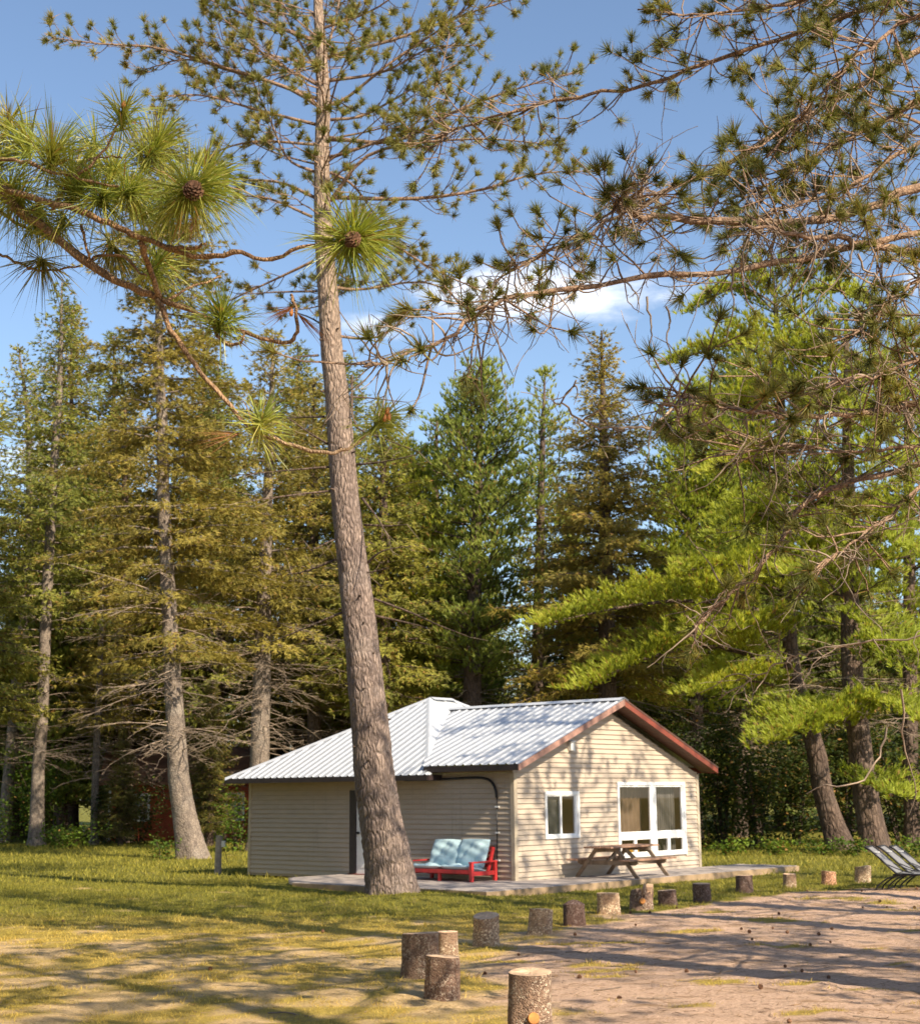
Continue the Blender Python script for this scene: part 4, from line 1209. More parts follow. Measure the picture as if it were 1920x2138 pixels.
    dead = [[(735, 785), (850, 945 - 640 + 620)][:1] + [(740, 885), (800, 915), (875, 944)], [(745, 970), (800, 964), (866, 950)], [(756, 1040), (790, 1085), (813, 1127)], [(760, 1096), (810, 1098), (850, 1095)],
            [(780, 1250), (860, 1280), (910, 1303), (980, 1330)], [(780, 1285), (850, 1300), (900, 1313)], [(662, 608), (580, 610), (495, 615)], [(664, 742), (611, 745)], [(688, 975), (600, 982), (474, 994)],
            [(697, 1024), (600, 1035), (497, 1050)], [(716, 1278), (640, 1310), (568, 1340)], [(702, 1168), (640, 1192), (600, 1200)], [(677, 870), (602, 872)], [(690, 930), (640, 900), (600, 870)],
            [(700, 765), (760, 755), (830, 735)], [(735, 1190), (770, 1195), (800, 1188)], [(726, 1120), (690, 1130), (650, 1150)], [(760, 1180), (800, 1150), (860, 1140)], [(712, 830), (760, 830), (850, 840)], [(690, 690), (640, 660), (560, 640)]]
    tw = Twigs()
    for q in dead:
        m = len(q); dy = rng.uniform(-1.2, .6)
        Q = spline([at(u, v, Y + dy * j / (m - 1)) - base for j, (u, v) in enumerate(q)], 9)
        mb = MB(); mb.tube(Q, np.linspace(0.026, 0.007, 9), 6); mb.build('dead_branch', M_bark_dark, E, smooth=True)
        for i in range(2, 9):
            if rng.random() < .6:
                d_ = unit(Q[i] - Q[i - 1] + rng.normal(0, .12, 3)) * rng.uniform(.15, .5); tw.stick([Q[i], Q[i] + d_ * .5, Q[i] + d_ + rng.normal(0, .04, 3)], .006, .003)
    V_, F2 = tw.arrays(); tri_mesh('dead_twigs', V_, F2, M_twig, E)['kind'] = 'stuff'
    # stubs of lost limbs
    for i in range(26):
        z = rng.uniform(2.2, 11); a = rng.uniform(0, 6.28); c = np.array([np.interp(z, loc[:, 2], loc[:, 0]), np.interp(z, loc[:, 2], loc[:, 1]), z]); r_ = np.interp(z, loc[:, 2], R)
        d_ = np.array([math.cos(a), math.sin(a), .1]); mb = MB(); mb.tube([c + d_ * r_ * .8, c + d_ * (r_ + rng.uniform(.03, .12))], [.028, .015], 6); mb.build('branch_stub', M_bark_dark, E)
    FV, FF = cr.foliage(58, .165, .019, 1.7, (0, 0, .12), .07)
    tri_mesh('crown', FV, FF, M_needle_main, E)
    WV, WF = cr.tw.arrays(); tri_mesh('branches', WV, WF, M_limb, E)


main_pine()


# ------------------------------------------------------------------ pine cones
def cone_mesh(name, r, h, parent=None, open_=1.0, mat=None):
    mb = MB()
    n_ = 66
    for k in range(n_):
        f = (k + .5) / n_; zc = -h / 2 + h * f; a = k * 2.39996; rr = r * math.sin(math.pi * (0.14 + 0.78 * f)) ** .8 * rng.uniform(.88, 1.08)
        ca, sa = math.cos(a), math.sin(a); ta = np.array([-sa, ca, 0]); ra = np.array([ca, sa, 0])
        w_ = r * .30; c0 = ra * rr * .25 + np.array([0, 0, zc - h * .05]); c1 = ra * rr + np.array([0, 0, zc + h * .07 * open_]); dn = np.array([0, 0, -h * .05])
        V = [c0 - ta * w_ * .4, c0 + ta * w_ * .4, c1 + ta * w_ * .8, c1 - ta * w_ * .8, c1 + ra * r * .1 + dn * .3, c1 + ta * w_ * .7 + dn, c1 - ta * w_ * .7 + dn]
        mb.add(V, [(0, 1, 2, 3), (3, 2, 4), (4, 2, 5), (4, 5, 6), (3, 4, 6), (1, 5, 2), (0, 3, 6), (0, 6, 5, 1)])
    return mb


# ------------------------------------------------------------------ the near branch reaching in from the left
def near_pine():
    Y = 3.9; foot = np.array([-2.9, 4.6, 0]); foot[2] = gz(foot[0], foot[1])
    E = empty('red_pine', tuple(foot), 'near red pine whose sunlit branch with cones reaches in from the left', 'pine tree')
    TV, TF = stretch_trunk([(0, 0, -.15), (.02, 0, 3), (.05, .1, 7), (.0, .1, 11), (0, 0, 14)], [.24, .2, .16, .1, .03], 90, 28)
    tri_mesh('trunk', TV, TF, M_bark_main, E, True)
    zs = lambda pts: [at(u, v, Y + d) - foot for (u, v, d) in pts]
    hub = np.array([0.12, 0.0, 3.25])

    def limb(pts, r0, r1, n=26, name='branch'):
        Q = spline(pts, n); Q[1:-1] += rng.normal(0, .0022, (n - 2, 3))
        mb = MB(); rr = np.linspace(r0, r1, n) * .68 * (1 + .07 * rng.standard_normal(n)); mb.tube(Q, rr, 9, noise=.05); mb.build(name, M_limb_near, E, smooth=True)
        return Q
    A = limb([hub, hub + [.5, -.2, .16]] + zs([(-140, 330, .1), (-60, 372, 0), (0, 397, 0), (50, 446, -.03), (94, 476, -.05), (183, 550, -.08), (247, 587, -.1), (321, 617, -.1), (336, 626, -.1)]), .026, .0125, 44)
    limb(zs([(336, 626, -.1), (420, 659, -.1), (504, 691, -.1), (593, 716, -.08), (618, 694, -.08), (616, 644, -.06), (608, 615, -.05)]), .0105, .006)
    limb(zs([(330, 622, -.1), (345, 655, -.12), (371, 708, -.16), (420, 778, -.2), (475, 842, -.2), (519, 891, -.22), (593, 926, -.22), (692, 946, -.2), (742, 926, -.18), (790, 885, -.16)]), .0115, .0055, 34)
    limb(zs([(-20, 385, 0), (60, 412, -.1), (158, 436, -.16), (223, 466, -.2), (277, 491, -.22), (340, 512, -.22), (396, 532, -.22), (445, 535, -.24), (504, 528, -.25), (554, 543, -.26), (618, 520, -.28), (672, 508, -.3), (725, 500, -.32)]), .014, .006, 40)
    limb(zs([(352, 515, -.22), (400, 517, -.25), (430, 510, -.28)]), .009, .005, 8)
    limb(zs([(292, 505, -.22), (305, 540, -.18), (316, 570, -.14), (336, 626, -.1)]), .012, .011, 10)
    limb(zs([(-90, 352, 0), (-40, 345, 0), (30, 332, -.1), (109, 357, -.14), (163, 372, -.18), (247, 389, -.22)]), .011, .0045)
    limb(zs([(-60, 400, 0), (0, 441, .05), (30, 463, .1), (99, 496, .12), (148, 520, .1), (183, 548, 0)]), .008, .006)
    limb(zs([(-60, 500, .1), (0, 530, .12), (49, 555, .14), (99, 565, .12), (168, 555, .05)]), .007, .004)
    limb(zs([(188, 545, -.05), (208, 533, -.1), (257, 535, -.16), (287, 565, -.2), (306, 575, -.22)]), .006, .004, 14)
    limb(zs([(160, 372, -.18), (195, 340, -.2), (225, 300, -.2), (257, 240, -.22)]), .0065, .004, 14)
    limb(zs([(110, 440, -.12), (170, 345, -.1), (225, 325, -.1), (255, 330, -.1)]), .006, .004, 14)
    limb(zs([(440, 668, -.1), (455, 700, -.16), (480, 722, -.18), (505, 712, -.2), (508, 692, -.2)]), .0075, .005, 14)
    limb(zs([(345, 630, -.1), (400, 600, -.06), (462, 576, -.04)]), .006, .0035, 10)
    limb(zs([(170, 470, -.1), (176, 500, -.12), (188, 540, -.1)]), .006, .005, 8)
    limb(zs([(60, 440, 0), (100, 420, -.05), (160, 430, -.1), (215, 415, -.12)]), .007, .004, 10)
    tufts = [  # u, v, depth, radius px, axis (x, y toward scene, z), needles
        (257, 235, -.22, 92, (.1, -.2, 1), 120, M_needle_near), (108, 322, -.1, 135, (.2, -.5, .8), 200, M_needle_near), (60, 300, 0, 120, (-.2, 0, 1), 120, M_needle_near), (398, 395, -.3, 150, (.45, -.8, .25), 330, M_needle_near),
        (432, 372, -.2, 135, (.8, -.1, .6), 170, M_needle_near), (738, 497, -.34, 142, (.55, -.75, .1), 330, M_needle_near), (760, 490, -.25, 125, (1, .0, .1), 130, M_needle_near), (215, 415, -.14, 120, (.5, -.6, -.1), 190, M_needle_near),
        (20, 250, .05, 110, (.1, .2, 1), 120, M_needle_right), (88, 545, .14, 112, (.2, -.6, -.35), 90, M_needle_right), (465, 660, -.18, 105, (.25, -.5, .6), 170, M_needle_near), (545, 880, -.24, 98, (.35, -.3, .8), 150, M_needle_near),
        (800, 872, -.18, 82, (.6, -.2, .6), 90, M_needle_near), (310, 330, .15, 125, (.3, .2, 1), 150, M_needle_right), (-8, 880, -.1, 70, (.6, -.2, .6), 60, M_needle_near), (240, 520, 0, 100, (.3, -.3, -.5), 110, M_needle_right),
        (330, 545, .05, 105, (.3, .1, .5), 120, M_needle_near), (165, 405, -.1, 115, (.5, -.5, .4), 150, M_needle_near), (40, 420, 0, 120, (0, -.5, -.6), 150, M_needle_near), (275, 400, -.2, 115, (.6, -.5, -.1), 150, M_needle_near),
        (200, 300, .1, 105, (0, .1, 1), 90, M_needle_near), (130, 480, -.02, 100, (-.1, -.3, -.9), 80, M_needle_near), (5, 330, .05, 115, (.3, -.3, .9), 120, M_needle_near), (360, 430, -.2, 115, (.4, -.4, -.7), 110, M_needle_near), (330, 300, .1, 120, (.4, .1, .9), 130, M_needle_near), (150, 360, -.05, 125, (.2, -.4, .7), 140, M_needle_near), (20, 390, .05, 125, (.1, -.5, -.2), 140, M_needle_near), (240, 350, 0, 115, (.3, -.3, .8), 120, M_needle_near), (300, 450, -.1, 110, (.4, -.4, -.4), 110, M_needle_near), (80, 450, .08, 115, (0, -.3, -.7), 110, M_needle_near)]
    for (u, v, d, rp, ax, n, m) in tufts:
        n = int(n * 1.55); c = at(u, v, Y + d) - foot; ln = rp / F_PX * (Y + d) * 1.08; ax = unit(np.array(ax, float))
        pos = c + ax * rng.uniform(-.05, .012, (n, 1)); gp = unit(rng.standard_normal((5, 3))); D = unit(ax[None] * rng.uniform(-.1, 1.2, (n, 1)) + unit(rng.standard_normal((n, 3)) + gp[rng.integers(0, 5, n)] * 1.1) * 1.0 + [0, 0, -.12])
        le = ln * rng.uniform(.5, 1.14, (n, 1)); S = unit(np.cross(D, rng.standard_normal((n, 3)))) * .00135
        mid = pos + D * le * .55; tip = pos + D * le + np.array([0, 0, -1]) * le * rng.uniform(.0, .3, (n, 1)) ** 1.5 * 1.8
        V = np.stack([pos - S, pos + S, mid + S, mid - S, tip], 1).reshape(-1, 3); b = (np.arange(n) * 5)[:, None]
        Fc = np.concatenate([b + np.array([[0, 1, 2]]), b + np.array([[0, 2, 3]]), b + np.array([[3, 2, 4]])])
        tri_mesh('needle_tuft', V, Fc, m, E)
    # brown dead tuft
    for (u, v, d, ax) in ((612, 640, -.06, (-.6, 0, -.2)), (622, 655, -.06, (.8, 0, -.7)), (500, 905, -.2, (-.6, -.2, -.1)), (410, 440, -.28, (-.2, -.4, -1))):
        c = at(u, v, Y + d) - foot; n = 26; V, Fc = needles(np.repeat(c[None], n, 0), np.repeat([ax], n, 0), 1, .11, .0022, .45, (0, 0, -.1)); tri_mesh('dead_needle_tuft', V, Fc, M_needle_dead, E)
    for (u, v, d, r, tilt) in ((403, 398, -.38, .026, (1.25, 0, .3)), (736, 500, -.42, .021, (1.3, 0, -.3))):
        mb = cone_mesh('pine_cone', r, r * 1.7); o = mb.build('pine_cone', M_cone, E); o.location = at(u, v, Y + d) - foot; o.rotation_euler = tilt
    for (u, v, d) in ((808, 865, -.2), (812, 878, -.2), (803, 880, -.2), (462, 650, -.2), (608, 660, -.06), (258, 225, -.24)):
        mb = MB(); c = at(u, v, Y + d) - foot; mb.tube([c, c + [0, 0, .008], c + [0.002, 0, .02]], [.004, .006, .002], 8); mb.build('bud', M_bud, E, smooth=True)
    # the rest of this tree above and to the left of the frame
    cr = Crown()
    for z in np.arange(4.6, 14, .6):
        for k in range(4):
            a = rng.uniform(1.7, 4.6); dress(cr, branch_pts((.03, .05, z), a, rng.uniform(1.5, 3), rng.uniform(0, .4), .2, 7), 'rpine', .03, .3)
    FV, FF = cr.foliage(26, .14, .012, 1.0, (0, 0, .1), .08); tri_mesh('crown', FV, FF, M_needle_main, E)
    WV, WF = cr.tw.arrays(); tri_mesh('branches', WV, WF, M_limb, E)


near_pine()


# ------------------------------------------------------------------ the big pine just outside the right edge
def right_pine():
    Y = 13.0; foot = at(2420, 1700, Y); foot[2] = gz(foot[0], foot[1])
    E = empty('red_pine', tuple(foot), 'big shaggy red pine whose dark bare twigged limbs hang in from the right edge', 'pine tree')
    TV, TF = stretch_trunk([(0, 0, -.15), (.05, 0, 4), (-.05, .1, 9), (.05, .1, 14), (0, 0, 18)], [.34, .3, .24, .15, .03], 110, 30)
    tri_mesh('trunk', TV, TF, M_bark_main, E, True)
    limbs = [  # px polyline, depth at tip, radius, tuft density, bare-twig density
        ([(2380, -190), (2120, -100), (1859, 0), (1758, 35), (1556, 106), (1354, 174), (1152, 212), (1000, 253), (900, 290)], 14.5, .05, 1.25, .4),
        ([(2380, -120), (2150, -20), (1920, 101), (1758, 202), (1632, 273), (1506, 344), (1404, 394), (1303, 445), (1202, 495), (1091, 551), (1030, 590)], 12.5, .05, 1.0, .8),
        ([(2390, -80), (2150, -40), (1920, 30), (1800, 110), (1700, 210), (1600, 330)], 11.5, .04, 1.2, .5), ([(2390, 60), (2150, 130), (1920, 212), (1809, 268), (1708, 324), (1607, 384), (1490, 445)], 12, .045, 1.0, .9),
        ([(2400, 300), (2150, 360), (1920, 389), (1829, 430), (1698, 460), (1506, 463), (1354, 450), (1298, 440), (1291, 415), (1324, 379)], 10.5, .07, .5, 1.6),
        ([(2400, 560), (2150, 545), (1920, 526), (1799, 505), (1677, 490), (1556, 468)], 10.8, .065, .5, 1.6),
        ([(2400, 330), (2150, 420), (1920, 485), (1708, 531), (1506, 566), (1354, 576), (1202, 604), (1076, 617), (1000, 652), (940, 700), (840, 745), (760, 765)], 9.0, .045, .3, 1.3),
        ([(2400, 700), (2150, 780), (1920, 839), (1859, 854), (1708, 870), (1571, 859), (1455, 829), (1374, 848)], 10, .045, .65, 1.2),
        ([(1540, 850), (1455, 845), (1404, 854), (1354, 892), (1278, 895), (1212, 880), (1177, 834), (1202, 794)], 9.6, .016, 0, .35),
        ([(2400, 830), (2120, 910), (1834, 991), (1733, 1021), (1667, 1057), (1632, 1122), (1556, 1213), (1485, 1274), (1435, 1330)], 11.5, .045, .35, 1.2),
        ([(2410, 1220), (2150, 1290), (1900, 1330), (1733, 1352), (1657, 1370), (1597, 1405), (1500, 1460)], 14.5, .015, 0, .5), 
        ([(2400, 900), (2150, 960), (1950, 1000), (1850, 1080), (1780, 1130), (1700, 1190)], 11, .03, .55, 1.1), ([(2390, -220), (2150, -150), (1900, -90), (1700, -10), (1500, 30), (1330, 20)], 13.5, .045, 1.4, .3),
        ([(2400, 180), (2150, 240), (1920, 300), (1780, 380), (1650, 430), (1560, 470)], 11.8, .04, 1.0, 1.0), ([(2400, 420), (2150, 460), (1950, 560), (1850, 640), (1780, 700)], 11, .035, .8, 1.0), ([(2400, 680), (2150, 700), (1980, 720), (1850, 780), (1700, 800)], 10.5, .035, .8, 1.0), ([(2400, 820), (2150, 880), (1950, 920), (1800, 940), (1620, 930), (1520, 960)], 11.5, .03, .5, .9)]
    cr = Crown(); dead = Twigs()
    for q, yt, r0, td, bd in limbs:
        m = len(q)
        Q = spline([at(u, v, Y + (yt - Y) * (j / (m - 1)) ** .7) - foot for j, (u, v) in enumerate(q)], 36)
        if q[0][0] > 2300: Q[0] = [0, 0, Q[0][2]]
        Q[2:-1] += rng.normal(0, .012, (33, 3))
        mb = MB(); mb.tube(Q, np.linspace(r0 * .72, max(r0 * .18, .006), 36) * (1 + .06 * rng.standard_normal(36)), 8, noise=.04); mb.build('branch', M_limb if td > .1 else M_twig, E, smooth=True)
        seg = np.linalg.norm(np.diff(Q, axis=0), axis=1); Ln = seg.sum(); T = unit(np.gradient(Q, axis=0))
        for _ in range(int(9.5 * Ln * td)):
            i = int(rng.uniform(.28, 1) * 35); dv = unit(T[i] * rng.uniform(.1, 1) + rng.normal(0, .6, 3) + [0, 0, -.05]); l = rng.uniform(.2, .8)
            q1 = Q[i] + dv * l * .6; up = np.array([0, 0, rng.uniform(-.3, .8)]); q2 = q1 + unit(dv + up) * l * .4
            cr.tw.stick(spline([Q[i], q1, q2], 6) + rng.normal(0, .006, (6, 3)), .010, .005); cr.emit(q2, dv + up)
            if rng.random() < .5: q3 = q1 + unit(dv + rng.normal(0, .7, 3)) * l * .45; cr.tw.stick([q1, q3], .006, .005); cr.emit(q3, q3 - q1 + [0, 0, .05])
        for _ in range(int(12 * Ln * bd)):        # crooked bare twigs
            i = int(rng.uniform(.22, 1) * 35); p = Q[i].copy(); dv = unit(T[i] * rng.uniform(-.2, 1) + rng.normal(0, .8, 3) + [0, 0, -.25]); l = rng.uniform(.15, .75); k = 9; PP = [p]
            curl = rng.normal(0, .32, 3)
            for s_ in range(k): dv = unit(dv + curl + rng.normal(0, .2, 3) + [0, 0, -.06]); p = p + dv * l / k; PP.append(p)
            dead.stick(PP, rng.uniform(.004, .010), .0025)
            for _2 in range(rng.integers(0, 3)):
                j = rng.integers(2, k); d2 = unit(rng.normal(0, 1, 3) + dv * .5); dead.stick([PP[j], PP[j] + d2 * l * .15, PP[j] + d2 * l * .28 + rng.normal(0, .02, 3)], .004, .002)
    # long hanging dead twigs
    for (u, v, l) in ((1690, 475, 1.0), (1780, 500, .8), (1790, 530, .75), (1560, 500, .5), (1720, 870, .35), (1555, 870, .8), (1650, 880, .8), (1350, 620, .6), (1390, 640, .5), (1530, 560, .6), (1850, 1520, .9), (1880, 1440, 1.0)):
        p = at(u, v, 10.6) - foot; PP = [p]; dv = np.array([rng.normal(0, .3), 0, -1.0])
        for s_ in range(12): dv = unit(dv + rng.normal(0, .28, 3) + [0, 0, -.12]); p = p + dv * l / 12; PP.append(p)
        dead.stick(PP, .010, .004)
    for z in np.arange(3.5, 18, .9):         # limbs on the far side of the trunk, outside the frame
        for k in range(4):
            a = rng.uniform(-1.3, 1.9); l = rng.uniform(2, 4.2) * (1 - .03 * z); dress(cr, branch_pts((0, .05, z), a, l, rng.uniform(0, .4), .2, 7), 'rpine', .03, .3)
    hi = Crown()          # the high crown, above the frame, that shades lawn and trunk
    for z in np.arange(9.6, 18, .55):
        for k in range(3):
            a = rng.uniform(0, 6.28); l = rng.uniform(2.2, 4.4) * min(1, (19 - z) / 6); dress(hi, branch_pts((0, .05, z), a, l, rng.uniform(0.1, .5), .2, 7), 'rpine', .03, .3)
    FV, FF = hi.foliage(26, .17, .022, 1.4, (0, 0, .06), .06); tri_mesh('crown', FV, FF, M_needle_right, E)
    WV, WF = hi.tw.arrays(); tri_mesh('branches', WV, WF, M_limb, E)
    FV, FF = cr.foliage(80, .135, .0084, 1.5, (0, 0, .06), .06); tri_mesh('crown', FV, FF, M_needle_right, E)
    WV, WF = cr.tw.arrays(); tri_mesh('branches', WV, WF, M_limb, E)
    V_, F2 = dead.arrays(); tri_mesh('dead_twigs', V_, F2, M_twig, E)


right_pine()

# ------------------------------------------------------------------ forest behind
make_tree('spruce_tree', 'spruce', px_trunk([(408, 1791), (388, 1711), (375, 1634), (369, 1547), (355, 1310), (348, 1168), (341, 1026), (339, 884), (332, 742), (335, 480), (337, 215)], 46.7),
          [.42, .36, .33, .3, .25, .22, .2, .18, .15, .08, .02], 6.2, 4.0, M_spruce, M_bark_grey, 'large olive brown spruce with a thick curved pale trunk left of the cabin', 'spruce tree', dead=75, dead_z=(3.2, 8.5), whorl=.56, nb=6, sides=24, gap=.28, asym=(1.75, .42), needle=(11, .19, .033, .95, (0, 0, -.05), .05))
make_tree('spruce_tree', 'spruce', px_trunk([(78, 1762), (80, 1620), (88, 1500), (98, 1250), (107, 1090), (115, 950), (125, 800), (130, 590)], 60), [.3, .25, .24, .22, .2, .17, .13, .03], 8.5, 3.4, M_spruce_green, M_bark_grey,
          'slim straight grey trunked spruce near the left edge with dense crown', 'spruce tree', dead=50, dead_z=(3, 9), sides=18, gap=.2)
make_tree('spruce_tree', 'spruce', px_trunk([(10, 1700), (25, 1560), (40, 1380), (60, 1200), (60, 900), (40, 730)], 66), [.3, .26, .24, .2, .13, .03], 7.5, 3.2, M_spruce_green, M_bark_grey, 'pale trunked spruce at the very left edge of the yard', 'spruce tree', dead=30, dead_z=(2.5, 8), gap=.2)
make_tree('spruce_tree', 'spruce', px_trunk([(198, 1740), (200, 1620), (205, 1500), (212, 1300), (215, 1120)], 61), [.17, .15, .14, .1, .03], 5.0, 2.6, M_spruce, M_bark_grey, 'thin young spruce with short grey trunk left of the thick curved one', 'spruce tree', dead=40, dead_z=(2.5, 5.5), gap=.2)
make_tree('spruce_tree', 'spruce', px_trunk([(541, 1780), (543, 1560), (547, 1420), (550, 1290), (557, 1080), (565, 900), (570, 700)], 52), [.36, .33, .31, .27, .2, .14, .03], 7.0, 3.7, M_spruce, M_bark_grey,
          'spruce with many bare dead branches rising behind the left end of the cabin roof', 'spruce tree', dead=110, dead_z=(3.2, 10), sides=18, gap=.18)
make_tree('white_pine', 'wpine', px_trunk([(985, 1780), (985, 1480), (990, 1250), (998, 1000), (1008, 762)], 58), [.42, .36, .3, .18, .03], 6.3, 3.3, M_wpine_cool, M_bark_dark, 'tall bright green white pine rising behind the middle of the cabin roof', 'pine tree', whorl=.55, nb=6, gap=.12, dead=30, dead_z=(3.5, 7))
make_tree('white_pine', 'wpine', px_trunk([(905, 1780), (905, 1400), (908, 1100), (912, 872)], 62), [.32, .27, .18, .03], 6.0, 3.0, M_wpine_cool, M_bark_dark, 'narrow green white pine just left of the tallest one behind the roof', 'pine tree', whorl=.6, nb=5, gap=.3, dead=25, dead_z=(3.5, 7))
make_tree('white_pine', 'wpine', px_trunk([(1120, 1780), (1122, 1400), (1130, 1000), (1137, 780)], 64), [.34, .28, .16, .03], 7.0, 2.6, M_wpine_cool, M_bark_dark, 'thin sparse white pine between the tall green pine and the brown spruce', 'pine tree', whorl=.7, nb=4, gap=.3, dead=25, dead_z=(3.5, 9))
make_tree('spruce_tree', 'spruce', px_trunk([(1272, 1780), (1268, 1450), (1264, 1200), (1260, 950), (1255, 690)], 54), [.4, .33, .27, .18, .03], 5.6, 4.6, M_spruce, M_bark_dark, 'pointed golden brown spruce above the gable of the cabin', 'spruce tree', pw=.85, whorl=.5, nb=6, gap=.12, dead=30, dead_z=(3.2, 6.5))
make_tree('spruce_tree', 'spruce', px_trunk([(800, 1780), (800, 1400), (800, 1100), (800, 850)], 57), [.32, .28, .2, .03], 5.0, 4.0, M_spruce_green, M_bark_dark, 'yellowish dense spruce partly hidden by the leaning pine trunk', 'spruce tree', whorl=.5, nb=6, gap=.1, dead=30, dead_z=(3.2, 6))
make_tree('spruce_tree', 'spruce', px_trunk([(660, 1780), (655, 1400), (655, 1100), (655, 790)], 60), [.3, .26, .2, .03], 5.6, 3.8, M_spruce, M_bark_dark, 'golden spruce standing behind the left roof slope between two trunks', 'spruce tree', whorl=.55, nb=6, gap=.15, dead=40, dead_z=(3.2, 8))

for (u, vt, y, ml, mt, lab) in ((-60, 730, 58, 3.6, M_spruce_green, 'broad green spruce cut by the left edge of the picture'), (262, 830, 64, 3.6, M_spruce, 'olive spruce standing back between the slim trunk and the thick curved trunk'),
                                (238, 700, 68, 4.0, M_spruce_green, 'green spruce filling the gap just right of the slim straight trunk'), (425, 690, 66, 4.0, M_spruce, 'broad golden spruce right behind the thick curved trunk'), (622, 715, 68, 4.0, M_spruce_green, 'broad green spruce far behind the left roof slope'), (455, 760, 62, 3.8, M_spruce_green, 'full green spruce standing back between the thick curved trunk and the branchy one'), (150, 640, 70, 4.0, M_spruce, 'tall golden spruce far behind the slim straight trunk'),
                                (720, 745, 66, 3.6, M_spruce_green, 'spruce whose top shows just right of the leaning pine trunk'), (1450, 800, 60, 3.6, M_wpine, 'green pine between the golden spruce and the leaning pine over the gable'), (1545, 720, 64, 3.8, M_wpine_cool, 'tall blue green pine far behind the leaning pine'), (1190, 1010, 66, 3.4, M_spruce_green, 'short green spruce in the gap left of the golden pointed spruce'), (840, 930, 60, 3.4, M_wpine, 'yellow green pine low behind the roof peak, right of the leaning trunk')):
    wp = mt in (M_wpine, M_wpine_cool)
    make_tree('white_pine' if wp else 'spruce_tree', 'wpine' if wp else 'spruce', px_trunk([(u, 1780), (u + 4, 1400), (u, 1100), (u, vt)], y), [.3, .25, .18, .03], 5.0, ml, mt, M_bark_dark, lab, 'pine tree' if wp else 'spruce tree', whorl=.55, nb=6, gap=.12, dead=30, dead_z=(2.2, 5.5))


def plate(px, y, ye):
    m = len(px); return spline([at(u, v, y + (ye - y) * j / (m - 1)) for j, (u, v) in enumerate(px)], 9)


r1 = [plate(q, 49, ye) for q, ye in (([(1640, 1290), (1520, 1262), (1400, 1255), (1260, 1275), (1136, 1305)], 45.5), ([(1655, 1400), (1500, 1350), (1380, 1365), (1300, 1395), (1212, 1435)], 46), ([(1660, 1440), (1540, 1420), (1440, 1450)], 46),
      ([(1640, 1090), (1560, 1075), (1495, 1120)], 46.5), ([(1632, 990), (1560, 960), (1480, 985)], 47), ([(1630, 1180), (1750, 1150), (1860, 1200)], 46), ([(1625, 720), (1520, 720), (1390, 760)], 47.5), ([(1628, 780), (1700, 740), (1790, 790)], 47),
      ([(1625, 640), (1540, 600), (1440, 650)], 48), ([(1625, 640), (1720, 600), (1860, 660)], 47), ([(1628, 850), (1520, 840), (1420, 900)], 47), ([(1628, 870), (1740, 850), (1850, 900)], 46.5), ([(1635, 1060), (1740, 1050), (1850, 1080)], 46), ([(1640, 1230), (1540, 1180), (1440, 1190)], 45.5),
      ([(1645, 1340), (1560, 1310), (1470, 1330)], 45))]
make_tree('white_pine', 'wpine', px_trunk([(1758, 1776), (1718, 1658), (1703, 1572), (1667, 1446), (1652, 1385), (1640, 1200), (1632, 1000), (1628, 800), (1618, 640), (1610, 540)], 49), [.4, .33, .31, .28, .26, .22, .18, .13, .07, .02],
          8.2, 3.6, M_wpine, M_bark_dark, 'leaning white pine with layered yellow green boughs reaching over the cabin gable', 'pine tree', whorl=.75, nb=5, gap=.3, limbs=r1, dead=60, dead_z=(3.8, 8.5), sides=20)
r2 = [plate(q, 47, ye) for q, ye in (([(1775, 1250), (1850, 1330), (1900, 1400)], 44), ([(1785, 1440), (1720, 1480), (1660, 1515), (1600, 1548)], 43.5), ([(1790, 1470), (1860, 1470), (1940, 1510)], 43.5), ([(1780, 1400), (1850, 1350), (1930, 1370)], 44), ([(1797, 1600), (1840, 1635), (1888, 1665)], 44),
      ([(1775, 1270), (1700, 1190), (1640, 1200)], 44.5), ([(1790, 1520), (1740, 1500), (1680, 1530)], 44), ([(1770, 1150), (1840, 1120), (1930, 1160)], 44))]
make_tree('white_pine', 'wpine', px_trunk([(1828, 1782), (1804, 1648), (1794, 1557), (1778, 1405), (1773, 1254), (1770, 1050), (1768, 850), (1765, 640)], 47), [.40, .38, .36, .33, .28, .22, .16, .04],
          8.0, 3.6, M_wpine, M_bark_dark, 'thick trunked white pine behind the loungers with low bright boughs', 'pine tree', whorl=.8, nb=5, gap=.3, limbs=r2, dead=50, dead_z=(4, 8), sides=24)
make_tree('white_pine', 'wpine', px_trunk([(1905, 1785), (1900, 1600), (1898, 1300), (1895, 1000), (1890, 680)], 52), [.28, .26, .23, .17, .04], 6.5, 3.4, M_wpine, M_bark_dark, 'straight dark trunked white pine at the far right edge', 'pine tree', whorl=.7, nb=5, gap=.25, dead=30, dead_z=(3.5, 7))

